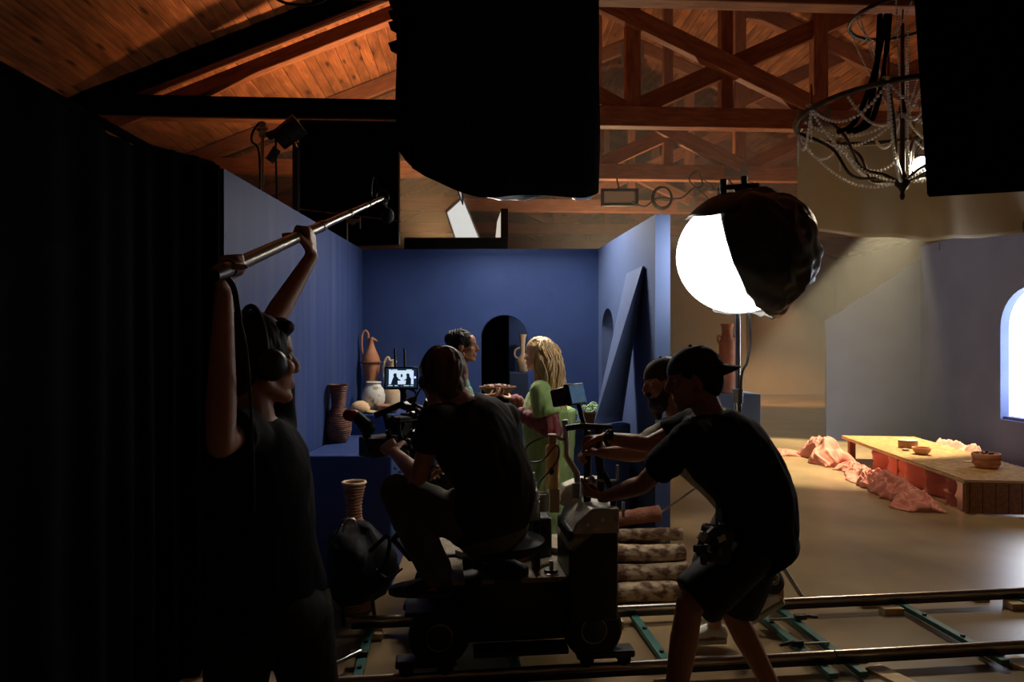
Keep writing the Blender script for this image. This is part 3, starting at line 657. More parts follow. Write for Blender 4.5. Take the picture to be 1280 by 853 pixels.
# the muslin lets some light through
nt_ = M_TAN.node_tree; pb = nt_.nodes['Principled BSDF']; tl = nt_.nodes.new('ShaderNodeBsdfTranslucent'); mx = nt_.nodes.new('ShaderNodeMixShader')
tl.inputs[0].default_value = (.6, .56, .44, 1); mx.inputs[0].default_value = .5
nt_.links.new(pb.outputs[0], mx.inputs[1]); nt_.links.new(tl.outputs[0], mx.inputs[2]); nt_.links.new(mx.outputs[0], nt_.nodes['Material Output'].inputs['Surface'])

# ================================================================ props of the set
M_COIL = mat('brown_coil_clay', (.16, .06, .035), .6, col2=(.3, .13, .075), scale=14, detail=5, stretch=(1, 1, 4), bump=.4, bscale=30)
M_CREAMPOT = mat('crackled_white_glaze', (.74, .74, .66), .6, col2=(.3, .25, .17), scale=16, detail=8, contrast=(.54, .66), bump=.3)
M_PALE = mat('pale_clay', (.72, .52, .33), .75, col2=(.8, .62, .42), scale=8, bump=.2)
M_BREAD = mat('bread_crust', (.62, .34, .13), .7, col2=(.82, .6, .36), scale=6, detail=5, bump=.3)
M_DKWOOD = mat('carved_dark_wood', (.16, .07, .035), .55, col2=(.28, .13, .06), scale=10, stretch=(1, 6, 6), bump=.2)
def vessel(name, lab, cat, c, prof, m, parts=None, n=32, wob=None, group=None):
    c = Vector(c); t = thing(name, lab, cat, c, 0, group)
    inner = [(max(r - .008, .001), z) for r, z in reversed(prof) if z > prof[0][1] + .03]
    MB().lathe([(0.0001, prof[0][1])] + prof + inner + [(.0001, prof[0][1] + .035)], c, n, wob).build('body', m, t)
    return t
# coil vase on the left plinth
zt2 = zt + .004
c = P(423, 549, 4.98); c.z = zt2
t = vessel('coil_vase', 'dark brown coiled clay vase with flared neck on the blue plinth', 'vase', c,
       [(.06, 0), (.08, .03), (.096, .09), (.098, .13), (.088, .18), (.07, .225), (.052, .26), (.05, .30), (.056, .36), (.066, .42), (.075, .435)], M_COIL)
for k in range(26):
    z = .03 + k * .0155
    pr = [(.06, 0), (.08, .03), (.096, .09), (.098, .13), (.088, .18), (.07, .225), (.052, .26), (.05, .30), (.056, .36), (.066, .42), (.075, .435)]
    for (r0, z0), (r1, z1) in zip(pr, pr[1:]):
        if z0 <= z <= z1: rr = r0 + (r1 - r0) * (z - z0) / (z1 - z0)
    MB().tube([c + Vector((rr * math.cos(a), rr * math.sin(a), z + .0015 * math.sin(3 * a + k))) for a in [2 * math.pi * i / 28 for i in range(28)]], .005, 5, True).build('coil', M_COIL, t)
ZR = zt + .172
# terracotta jug, pale jar, second jug, bowls, bread on the riser
c = Vector((P(464, 0, 5.84).x, 5.84, ZR))
t = vessel('terracotta_jug', 'tall terracotta jug with looped handle behind the pale jar', 'jug', c,
       [(.05, 0), (.066, .06), (.07, .16), (.055, .25), (.058, .29), (.075, .37), (.081, .42), (.072, .46), (.045, .52), (.026, .57), (.022, .6), (.03, .63)], M_TERRA)
MB().tube(bez([c + Vector((-.07, 0, .46)), c + Vector((-.085, 0, .56)), c + Vector((-.08, 0, .66)), c + Vector((-.05, 0, .695)), c + Vector((-.026, 0, .66)), c + Vector((-.03, 0, .615)), c + Vector((0, 0, .62))]), .011, 8).build('handle', M_TERRA, t)
MB().capsule(c + Vector((.01, 0, .62)), c + Vector((.05, 0, .605)), .02, .008).build('spout', M_TERRA, t)
MB().tube([c + Vector((.0815 * math.cos(a), .0815 * math.sin(a), .415)) for a in [2 * math.pi * i / 28 for i in range(28)]], .012, 6, True).build('painted_band', mat('dark_band', (.2, .07, .035), .7), t)
c = Vector((P(467, 0, 5.62).x, 5.62, ZR))
t = vessel('crackled_jar', 'round white crackled jar on the blue riser beside the bread', 'jar', c, [(.05, 0), (.075, .03), (.096, .09), (.098, .14), (.085, .19), (.06, .225), (.055, .24), (.062, .25)], M_CREAMPOT)
MB().tube([c + Vector((.06 * math.cos(a), .06 * math.sin(a), .248)) for a in [2 * math.pi * i / 24 for i in range(24)]], .007, 6, True).build('rim', M_CREAMPOT, t)
c = Vector((P(490, 0, 5.78).x, 5.78, ZR))
t = vessel('pale_jug', 'pale terracotta jug with curled handle behind the camera monitor', 'jug', c, [(.06, 0), (.07, .05), (.07, .16), (.06, .22), (.04, .28), (.03, .34), (.035, .4), (.045, .43)], M_PALE)
MB().tube(bez([c + Vector((-.055, 0, .2)), c + Vector((-.075, 0, .33)), c + Vector((-.065, 0, .42)), c + Vector((-.035, 0, .46)), c + Vector((-.015, 0, .43)), c + Vector((.02, 0, .435))]), .011, 8).build('handle', M_PALE, t)
c = Vector((P(486, 0, 5.5).x, 5.5, ZR))
t = thing('wooden_bowl', 'shallow carved brown bowl on the blue riser', 'bowl', c)
MB().lathe([(.0001, 0), (.055, 0), (.085, .03), (.095, .06), (.088, .062), (.075, .035), (.0001, .02)], c).build('bowl_body', mat('brown_bowl_clay', (.34, .15, .08), .6, col2=(.45, .22, .12), scale=8), t)
MB().tube([c + Vector((.095 * math.cos(a), .095 * math.sin(a), .06)) for a in [2 * math.pi * i / 28 for i in range(28)]], .008, 6, True).build('rim', MATS['brown_bowl_clay'], t)
c = Vector((P(450, 0, 5.45).x, 5.46, ZR))
m = MB().lathe([(.0001, 0), (.055, .0), (.075, .02), (.078, .045), (.062, .08), (.03, .1), (.0001, .105)], c, 26, lambda a, z: .05 * math.sin(2 * a + 1))
tag(m.build('bread_loaf', M_BREAD, smooth=180), 'round golden bread loaf on the blue riser', 'bread')
c = Vector((P(464.5, 0, 5.42).x, 5.44, ZR))
m = MB().lathe([(.0001, 0), (.05, 0), (.06, .01), (.052, .022), (.0001, .026)], c, 24, lambda a, z: .07 * math.sin(3 * a))
tag(m.build('flatbread', mat('flatbread_dough', (.78, .6, .38), .8, col2=(.6, .38, .18), scale=20), smooth=180), 'small pale flatbread beside the round loaf', 'bread')
# jug behind the arch, black cloth in the passage
c = Vector((.115, 7.05, 1.344))
t = vessel('cream_jug', 'cream clay jug with small handle seen through the arched doorway', 'jug', c, [(.05, 0), (.062, .02), (.066, .1), (.06, .14), (.03, .17), (.022, .21), (.025, .29), (.032, .36), (.044, .40)], M_PALE)
MB().tube(bez([c + Vector((-.05, 0, .14)), c + Vector((-.085, 0, .17)), c + Vector((-.08, 0, .23)), c + Vector((-.025, 0, .26))]), .011, 8).build('handle', M_PALE, t)
o = hang([(-.55, 6.5, 0), (-.3, 6.5, 0), (-.03, 6.48, 0)], .01, 2.4, 24, 4, .01, 3).build('black_drape', M_BLACK, solid=.004); tag(o, 'black cloth hanging behind the arched doorway', 'drape')
# succulent on the right plinth
c = P(739, 530, 820 * .54 / 93); c.z = 1.054
t = thing('potted_succulent', 'pale green succulent in a small brown pot on the plinth by the niched wall', 'plant', c)
MB().lathe([(.0001, 0), (.05, 0), (.065, .05), (.072, .075), (.064, .08), (.055, .06), (.0001, .06)], c, 20).build('pot', mat('brown_pot', (.2, .07, .035), .6), t)
M_SUCC = mat('succulent_leaf', (.32, .5, .28), .5, col2=(.5, .66, .42), scale=20)
for k, (dx, dy, dz, s) in enumerate(((0, 0, .1, 1), (-.05, -.02, .1, .8), (.055, 0, .1, .85), (-.02, -.05, .08, .8), (.03, -.05, .085, .7), (-.085, -.03, .06, .7), (.02, .04, .12, .8), (-.1, -.05, .0, .7))):
    m = MB(); q = c + Vector((dx, dy, dz))
    for ring, nl, el in ((0, 7, 15), (1, 6, 45), (2, 4, 72)):
        for j in range(nl):
            a = 2 * math.pi * j / nl + ring * .4; d = Vector((math.cos(a) * math.cos(R(el)), math.sin(a) * math.cos(R(el)), math.sin(R(el))))
            m.capsule(q, q + d * .034 * s, .006 * s, .009 * s, 6)
    m.build('rosette', M_SUCC, t)
def crumple(c, rx, ry, h, seed, n=26, fr=9):
    def fn(u, v):
        x, y = (u - .5) * 2, (v - .5) * 2; r = min(1, math.hypot(x, y)); p = Vector((x * fr * .4, y * fr * .4, seed))
        rid = 1 - abs(noise.noise(p)) * 2; rid2 = 1 - abs(noise.noise(p * 2.3 + Vector((5, 2, 1)))) * 2
        z = max(.004, h * (1 - r ** 2.2) * (.55 + .45 * rid) + h * .22 * rid2 * (1 - r ** 4))
        return Vector(c) + Vector((x * rx * (1 + .15 * noise.noise(p * .7)), y * ry * (1 + .15 * noise.noise(p * .8)), z))
    return MB().sheet(fn, n, n)
c2 = P(751, 531, 4.83); c2.z = 1.055
tag(crumple(c2, .05, .05, .09, 3, 16).build('white_cloth', mat('white_linen', (.75, .62, .5), .85), solid=.003, smooth=180), 'crumpled white cloth beside the succulent pot', 'cloth')

# ---------------------------------------------------------------- tall jar on the rear plinth
c = Vector((P(909, 0, 8.75).x, 8.75, 1.003))
t = vessel('tall_terracotta_jar', 'tall pinkish terracotta jar with ears on the rear plinth', 'jar', c, [(.09, 0), (.105, .1), (.105, .6), (.1, .68), (.075, .74), (.065, .8), (.075, .88), (.09, .915)], mat('pink_terracotta', (.55, .22, .13), .7, col2=(.66, .32, .2), scale=9, bump=.3))
for s in (-1, 1): MB().tube(bez([c + Vector((.07 * s, 0, .74)), c + Vector((.12 * s, 0, .76)), c + Vector((.125 * s, 0, .7)), c + Vector((.1 * s, 0, .65))], 6), .014, 7).build('ear', MATS['pink_terracotta'], t)
c = Vector((P(880, 0, 8.72).x, 8.72, 1.003))
vessel('small_terracotta_jar', 'small squat terracotta jar beside the tall jar on the rear plinth', 'jar', c, [(.06, 0), (.09, .1), (.1, .3), (.09, .45), (.06, .52), (.07, .6)], MATS['pink_terracotta'])

# ---------------------------------------------------------------- logs in front of the right wall
M_BARK = mat('speckled_bark', (.13, .06, .03), .8, col2=(.55, .4, .25), scale=22, detail=8, stretch=(.6, 1, 1), bump=.9, bscale=35, contrast=(.42, .58))
M_BARKRED = mat('red_bark', (.24, .07, .035), .8, col2=(.36, .14, .08), scale=10, detail=8, bump=.6)
M_ENDGRAIN = mat('cut_log_end', (.42, .25, .12), .8, col2=(.55, .36, .2), scale=12)
def log(a, b, r, m, lab, bend=.012, seed=0):
    a, b = Vector(a), Vector(b); t = thing('firewood_log', lab, 'log', (a + b) / 2 - Vector((0, 0, r)), 0, 'firewood logs stacked by the blue wall')
    n = 14; pts = [a.lerp(b, i / n) + Vector((0, 0, bend * math.sin(math.pi * i / n) * (1 if seed % 2 else -1))) for i in range(n + 1)]
    mb = MB().tube(pts, [r * (1 + .07 * noise.noise(Vector((i * .6, seed, 0)))) for i in range(n + 1)], 18)
    for v in mb.v: v += Vector((0, nz(v + Vector((seed, 0, 0)), 18), nz(v + Vector((0, seed, 5)), 18))) * .006
    o = mb.build('bark', m, t, smooth=50)
    for e, s in ((a, -1), (b, 1)):
        d = (b - a).normalized() * s; MB().tube([e + d * .001, e + d * .004], [r * .88, r * .84], 16).build('cut_end', M_ENDGRAIN, t)
    return t
s200 = lambda px, Z: (px - 640) / FPX * Z
log((s200(759, 4.08), 4.08, .066), (s200(860, 4.08), 4.12, .07), .06, M_BARK, 'bent speckled log at the bottom of the pile beside the rail', .014, 1)
log((s200(770, 4.15), 4.15, .172), (s200(860, 4.15), 4.19, .18), .058, M_BARK, 'thick log second from the bottom of the pile', .008, 2)
log((s200(769, 4.22), 4.21, .283), (s200(856, 4.22), 4.25, .277), .057, M_BARK, 'thick speckled log third from the bottom of the pile', .008, 4)
log((s200(762, 4.3), 4.28, .375), (s200(853, 4.3), 4.33, .372), .04, M_BARK, 'thin straight log near the top of the pile', .004, 3)
log((s200(752, 4.33), 4.36, .445), (s200(826, 4.33), 4.36, .50), .052, M_BARKRED, 'reddish tilted log on top of the pile', .0, 6)
log((s200(764, 4.36), 4.24, .066), (s200(845, 4.36), 4.28, .066), .06, M_BARK, 'log lying behind the bottom of the pile', .0, 8)
log((s200(766, 4.36), 4.32, .185), (s200(838, 4.36), 4.34, .185), .056, M_BARK, 'log lying behind the middle of the pile', .0, 9)
log((s200(772, 4.36), 4.37, .29), (s200(833, 4.36), 4.375, .29), .04, M_BARK, 'short log lying high at the back of the pile', .0, 10)
c = Vector((s200(750, 4.2), 4.2, 0))
vessel('terracotta_urn', 'terracotta urn half hidden between dolly and log pile', 'urn', c, [(.06, 0), (.08, .06), (.095, .18), (.085, .3), (.055, .36), (.05, .4), (.065, .43)], M_TERRA)

# ---------------------------------------------------------------- woven vase and bag at the left
M_WOVEN = mat('woven_rope', (.33, .14, .07), .85, col2=(.48, .24, .13), scale=30, stretch=(1, 1, 3), bump=.6, bscale=60)
c = Vector((s200(440, 3.95), 4.0, 0))
prf = [(.1, 0), (.115, .05), (.14, .16), (.15, .28), (.13, .4), (.08, .5), (.045, .56), (.042, .64), (.055, .72), (.07, .775)]
t = vessel('woven_floor_vase', 'tall rope-wrapped floor vase with pale rim beside the dolly', 'vase', c, prf, M_WOVEN)
for k in range(38):
    z = .03 + k * .0195
    for (r0, z0), (r1, z1) in zip(prf, prf[1:]):
        if z0 <= z <= z1: rr = r0 + (r1 - r0) * (z - z0) / (z1 - z0)
    MB().tube([c + Vector((rr * math.cos(a), rr * math.sin(a), z + .003 * math.sin(2 * a + k))) for a in [2 * math.pi * i / 24 for i in range(24)]], .0065, 5, True).build('rope_wrap', M_WOVEN, t)
MB().tube([c + Vector((.068 * math.cos(a), .068 * math.sin(a), .778)) for a in [2 * math.pi * i / 28 for i in range(28)]], .009, 6, True).build('pale_rim', M_PALE, t)
c = Vector((s200(440, 3.72), 3.72, 0))
t = thing('equipment_bag', 'black equipment bag with straps heaped before the woven vase', 'bag', c)
m = MB().lathe([(.0001, 0.17), (.06, .16), (.13, .2), (.16, .3), (.165, .42), (.14, .52), (.09, .58), (.03, .6), (.0001, .605)], c + Vector((.05, 0, 0)), 26)
for v in m.v: v += Vector((nz(v, 8), nz(v + Vector((9, 0, 0)), 8), .8 * nz(v + Vector((0, 9, 0)), 7))) * .09
m.build('bag_body', mat('black_nylon', (.003, .003, .004), .7, spec=.2, bump=.4, bscale=12), t, smooth=180)
m = MB().cyl(c + Vector((-.06, .05, 0)), c + Vector((-.06, .03, .25)), .012, n=8); m.build('bag_stand_leg', M_BLKMET, t)
MB().cyl(c + Vector((.12, .06, 0)), c + Vector((.1, .03, .25)), .012, n=8).build('bag_stand_leg', M_BLKMET, t)
MB().tube(bez([P(428, 665, 3.58), P(433, 652, 3.56), P(442, 650, 3.56), P(444, 660, 3.57), P(437, 668, 3.58)], 8), .009, 6).build('carabiner', M_ALU, t)
MB().tube(bez([P(408, 679, 3.5), P(420, 668, 3.52), P(428, 652, 3.56), P(436, 648, 3.58)], 8), .006, 6).build('cable', M_RUBBER, t)
MB().tube(bez([P(470, 712, 3.58), P(482, 722, 3.56), P(494, 718, 3.55), P(503, 711, 3.55)], 8), .006, 6).build('strap_end', M_RUBBER, t)
MB().tube(bez([P(462, 690, 3.56), P(486, 670, 3.56), P(483, 700, 3.55), P(470, 720, 3.57)], 8), .012, 6).build('strap', MATS['black_nylon'], t)

# ---------------------------------------------------------------- low table with reed mats and pink cloth
TBL, TNL = PZ(1052, 545, .33), PZ(1205, 600, .33)
ax = (TBL - TNL); TL = ax.length; ax.normalize(); sx_ = Vector((-ax.y, ax.x, 0)); sx_ = sx_ if sx_.x > 0 else -sx_
TW = .98
T3 = lambda l, w_, z: Vector((TNL.x, TNL.y, 0)) + ax * l + sx_ * w_ + Vector((0, 0, z))
rt = Matrix((sx_, ax, Vector((0, 0, 1)))).transposed()
t = thing('low_table', 'low table covered with straw reed matting before the blue alcove', 'table', T3(TL / 2, TW / 2, 0))
MB().box(T3(TL / 2, TW / 2, .305), (TW, TL, .03), rt).build('table_board', mat('pale_board', (.5, .38, .2), .7, col2=(.6, .46, .26), scale=5), t, bevel=.006)
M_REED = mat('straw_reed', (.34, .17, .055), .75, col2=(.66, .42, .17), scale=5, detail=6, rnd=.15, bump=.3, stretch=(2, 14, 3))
m = MB(); nr = 150
for i in range(nr):
    l = TL * (i + .5) / nr; j = .012 * math.sin(i * 1.7)
    m.box(T3(l, TW / 2 + j * .3, .326 + .004 * (i % 2)), (TW + j, TL / nr * .86, .007), rt @ Matrix.Rotation(.004 * math.sin(i * 2.1), 3, 'Z'))
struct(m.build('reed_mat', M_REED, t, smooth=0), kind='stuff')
m = MB()
for i in range(58):
    z = .012 + .3 * (i + .5) / 58
    m.box(T3(-.012 - .004 * (i % 2), TW / 2, z), (TW - .01, .007, .3 / 58 * .86), rt)
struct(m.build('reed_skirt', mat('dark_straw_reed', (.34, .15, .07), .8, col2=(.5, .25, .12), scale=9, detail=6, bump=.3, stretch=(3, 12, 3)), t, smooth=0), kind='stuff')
for i in range(9): MB().box(T3(-.02, .04 + i * .115, .16), (.004, .006, .29), rt).build('mat_stitch', mat('dark_twine', (.06, .03, .02), .9), t)
for l, w_ in ((.1, .1), (.1, TW - .1), (TL - .1, .1), (TL - .1, TW - .1), (TL / 2, .1), (TL / 2, TW - .1)): MB().box(T3(l, w_, .146), (.08, .08, .29), rt).build('leg', M_DKWOOD, t)
M_PINK = mat('pink_cotton', (.5, .155, .105), .85, col2=(.58, .2, .14), scale=4, sheen=.15)
def tcloth(name, lab, l0, l1, w0, w1, h, seed, nx=60, ny=24, fr=3.0, tail=None):
    def fn(u, v):
        l = l0 + (l1 - l0) * u; w_ = w0 + (w1 - w0) * v
        p = Vector((l * fr, w_ * fr * 1.6, seed)); q = Vector((noise.noise(p * .7), noise.noise(p * .7 + Vector((7, 3, 1))), 0)) * .9
        rd = lambda q_: 1 - 2.2 * math.sqrt(noise.noise(q_) ** 2 + .002)
        r1_, r2_, r3_ = rd(p + q), rd((p + q) * 2.1 + Vector((3, 1, 0))), rd((p + q) * 4.3)
        prof = (math.sin(math.pi * min(max(v, 0), 1)) ** .6) * (math.sin(math.pi * min(max(u, .0), 1)) ** .35)
        z = max(.003, h * prof * (.34 + .38 * r1_ + .24 * r2_ + .1 * r3_))
        e = (.13 * noise.noise(Vector((l * 3.1, seed * 3, 1 if v < .5 else 9))) + .05 * noise.noise(Vector((l * 9, seed, v * 2)))) * (abs(v - .5) * 2)
        l += .05 * noise.noise(Vector((w_ * 9, l * 3, seed + 4)))
        return T3(l, w_ + e, z)
    o = MB().sheet(fn, nx, ny).build(name, M_PINK, smooth=180, solid=.004); tag(o, lab, 'cloth', None); return o
tcloth('pink_cloth', 'crumpled pink cloth strip lying on the floor along the table', .0, 1.72, -.5, -.13, .25, 3, 200, 80, 5.2)
tcloth('pink_cloth', 'flat pink cloth end on the floor beyond the long strip', 1.78, 2.35, -.4, -.04, .15, 8, 90, 50, 5)
tcloth('pink_cloth', 'big pink cloth heap at the far end of the table', 2.42, 3.6, -.5, -.04, .38, 5, 120, 70, 2.6)
tcloth('pink_cloth', 'small pink cloth tail lying beside the far heap', 3.3, 3.75, -.85, -.52, .08, 12, 30, 16, 6)
tcloth('pink_cloth', 'pink cloth tip on the floor before the reed skirt', -.3, -.1, .42, .95, .06, 15, 24, 24, 6)
tcloth('pink_cloth', 'pink cloth bunched between table and alcove wall', 1.6, 3.2, TW + .04, TW + .34, .46, 21, 80, 30, 2.2)
def undercloth(u, v):
    l = .25 + 2.1 * u; return T3(l, .05 + .05 * math.sin(l * 14) + .04 * nz((l, v, 3), 5) + .02, .012 + .27 * v)
tag(MB().sheet(undercloth, 110, 10).build('pink_cloth', M_PINK, smooth=180, solid=.004), 'pink cloth hanging in folds under the table edge', 'cloth')
# things on the table
ZT = .3345
def onT(px, py): return PZ(px, py, ZT)
c = onT(1135, 560); t = thing('oval_box', 'oval wooden box on the reed matting', 'box', c)
MB().loft([(c + Vector((0, 0, z)), (.115 * k, 0, 0), (0, .09 * k, 0)) for z, k in ((0, .95), (.02, 1), (.085, 1), (.095, .98))], 26).build('box_body', M_DKWOOD, t)
MB().loft([(c + Vector((0, 0, z)), (.113 * k, 0, 0), (0, .088 * k, 0)) for z, k in ((.0955, .96), (.1, .94))], 26).build('box_lid', mat('pale_lid', (.6, .47, .3), .7), t)
c = onT(1152, 568); t = thing('clay_bowl', 'brown clay bowl beside the oval box on the matting', 'bowl', c)
MB().lathe([(.0001, 0), (.06, 0), (.09, .035), (.1, .075), (.092, .077), (.08, .04), (.0001, .02)], c).build('bowl_body', MATS['brown_bowl_clay'], t)
MB().tube([c + Vector((.097 * math.cos(a), .097 * math.sin(a), .076)) for a in [2 * math.pi * i / 26 for i in range(26)]], .007, 6, True).build('rim', M_TERRA, t)
c = onT(1132, 563.5); t = thing('small_dish', 'small wooden dish before the oval box', 'dish', c)
MB().lathe([(.0001, 0), (.035, 0), (.045, .02), (.04, .022), (.0001, .01)], c, 20).build('dish_body', M_DKWOOD, t)
c = onT(1233, 585)
t = thing('fruit_pot', 'terracotta pot on the matting near the table end', 'pot', c)
MB().lathe([(.0001, 0), (.095, 0), (.125, .05), (.122, .1), (.135, .13), (.128, .155), (.118, .155), (.112, .12), (.0001, .1)], c, 30).build('pot_body', M_TERRA, t)
for k in range(2): MB().tube([c + Vector((.127 * math.cos(a), .127 * math.sin(a), .05 + .055 * k)) for a in [2 * math.pi * i / 28 for i in range(28)]], .004, 5, True).build('groove_ring', MATS['dark_band'], t)
M_DATE = mat('dark_fruit', (.06, .02, .012), .35); M_DATE2 = mat('brown_fruit', (.22, .1, .04), .5)
for k in range(26):
    a = random.uniform(0, 6.28); r = .09 * math.sqrt(random.random()); z = .125 + .045 * (1 - r / .1) + random.uniform(0, .012)
    o = MB().ell(c + Vector((r * math.cos(a), r * math.sin(a), z)), (.019, .013, .013), (random.random(), random.random(), random.random() * 3), 10, 7).build('date', M_DATE if k % 3 else M_DATE2, smooth=180)
    tag(o, 'small dark fruit piled in the terracotta pot', 'fruit', 'fruits in the pot on the low table')
c = onT(1210, 578); tag(MB().loft([(c + Vector((0, 0, z)), (.05 * k, 0, 0), (0, .03 * k, 0)) for z, k in ((0, 1), (.008, 1), (.012, .8))], 14).build('bread_piece', MATS['flatbread_dough']), 'small flat bread piece beside the fruit pot', 'bread')

# ================================================================ dolly track
TA = math.atan2(.443, 4.03)                              # direction of the rails
ta = Vector((math.cos(TA), math.sin(TA), 0)); tn = Vector((-ta.y, ta.x, 0)); TO = Vector((0, 3.41, 0))
TK = lambda a, n, z=0: TO + ta * a + tn * n + Vector((0, 0, z))
trot = Matrix((ta, tn, Vector((0, 0, 1)))).transposed()
GA = .335
M_GREEN = mat('green_painted_steel', (.012, .09, .075), .45, col2=(.02, .12, .1), scale=12, bump=.05)
M_RAIL = mat('worn_rail_steel', (.5, .45, .4), .3, metal=1, col2=(.3, .25, .22), scale=14, stretch=(.5, 6, 6))
def track(a0, a1, ties, lab):
    t = thing('dolly_track', lab, 'track', TK((a0 + a1) / 2, 0, 0), TA)
    for n in (-GA, GA):
        MB().cyl(TK(a0, n, .082), TK(a1, n, .082), .021, n=14).build('rail', M_RAIL, t)
        MB().box(TK((a0 + a1) / 2, n, .05), (a1 - a0, .018, .03), trot).build('rail_web', M_BLKMET, t)
    for a in ties:
        e = .1 if a > 1.4 and a < 1.7 else .03
        MB().box(TK(a, -.03, .035), (.045, 2 * GA + .08 + e, .028), trot).build('tie', M_GREEN, t, bevel=.003)
        for n in (-.15, .13): MB().cyl(TK(a, n, .049), TK(a, n, .06), .012, n=8).build('tie_bolt', M_BLKMET, t)
    return t
t = track(-.86, 1.565, (-.76, .0, .75, 1.49), 'section of dolly track under the dolly, steel rails on green ties')
# toggle clamps on the joint
for n, d in ((.14, 1), (-.17, -1)):
    MB().box(TK(1.565 + .0 * d, n, .062), (.16, .012, .012), trot).build('joint_rod', M_STEEL, t)
    MB().box(TK(1.565 + .1 * d, n, .068), (.07, .03, .03), trot).build('toggle_clamp', M_BLKMET, t, bevel=.006)
    MB().capsule(TK(1.565 + .12 * d, n, .075), TK(1.565 + .19 * d, n - .01, .068), .012, .009).build('clamp_lever', M_BLKMET, t)
MB().capsule(TK(-.77, -.02, .07), TK(-.94, -.17, .055), .011, .008).build('clamp_lever', M_STEEL, t)
MB().box(TK(-.78, -.02, .06), (.09, .035, .025), trot).build('toggle_clamp', M_BLKMET, t, bevel=.006)
track(1.572, 4.0, (1.645, 2.42, 3.2, 3.92), 'section of dolly track continuing empty towards the low table')
def block(a, n, sx, sy, sz, rz, lab, z=0):
    o = MB().box(TK(a, n, z + sz / 2), (sx, sy, sz), Matrix.Rotation(TA + rz, 3, 'Z')).build('wood_block', M_PLY, smooth=0, bevel=.002); tag(o, lab, 'block')
block(-.745, GA + .06, .1, .05, .03, 0, 'pale wood block behind the free end of the log-side rail')
block(-.74, GA - .055, .11, .06, .035, 0, 'wood block before the free end of the log-side rail')
block(-.57, -.26, .1, .09, .03, .05, 'square plywood block by the free end of the outer rail')
block(.62, GA - .06, .09, .06, .045, 0, 'wood block wedged under the log-side rail beside the dolly')
block(.70, -.42, .09, .17, .012, .15, 'thin plywood wedge under the outer rail beside the green tie')
block(.66, -.24, .1, .05, .03, .0, 'wood block behind the outer rail beside the green tie')
block(2.26, GA + .07, .11, .07, .02, -.1, 'thin plywood piece behind the log-side rail past the joint')
block(2.33, GA - .05, .12, .06, .04, -.1, 'wood block before the log-side rail past the joint')
block(1.80, -.43, .1, .2, .016, .3, 'plywood wedge under the outer rail past the joint')
block(1.74, -.25, .1, .05, .02, .0, 'small plywood piece behind the outer rail past the joint')
block(3.15, GA - .06, .12, .08, .04, -.1, 'dark-sided wood block under the table end of the log-side rail')
block(3.02, GA + .08, .1, .06, .02, 0, 'thin wood piece behind the table end of the log-side rail')
block(2.57, -.45, .12, .26, .016, .35, 'long plywood wedge under the outer rail at the second green tie, beside the wood block')
block(2.5, -.25, .1, .05, .03, 0, 'wood block behind the outer rail at the second green tie')

# ================================================================ dolly
M_DECK = mat('speckled_grip_deck', (.2, .165, .115), .85, col2=(.36, .3, .21), scale=60, detail=3, bump=.4, bscale=80)
M_DOLLY = mat('dolly_black_enamel', (.006, .006, .008), .38, col2=(.012, .012, .016), scale=20, bump=.05)
M_SILVER = mat('dolly_silver_casting', (.5, .48, .41), .45, metal=.45, col2=(.38, .36, .31), scale=18, bump=.1, bscale=40)
D = thing('camera_dolly', 'black camera dolly on rails with seat, silver control box and push bars', 'dolly', TK(0, 0, 0), TA)
K = lambda a, n, z: TK(a, n, z)
def dbox(name, a, n, z, s, m, bev=.008, rot=None, parent=None):
    return MB().box(K(a, n, z), s, trot if rot is None else trot @ rot).build(name, m, parent or D, bevel=bev)
dbox('chassis', -.02, 0, .38, (.8, .46, .2), M_DOLLY, .02)
dbox('side_panel', -.02, -.3, .37, (.5, .06, .3), M_DOLLY, .012)
dbox('side_panel', -.02, .3, .37, (.5, .06, .3), M_DOLLY, .012)
dbox('lower_step', -.0, -.36, .2, (.44, .1, .03), M_DOLLY, .006)
wz = .275
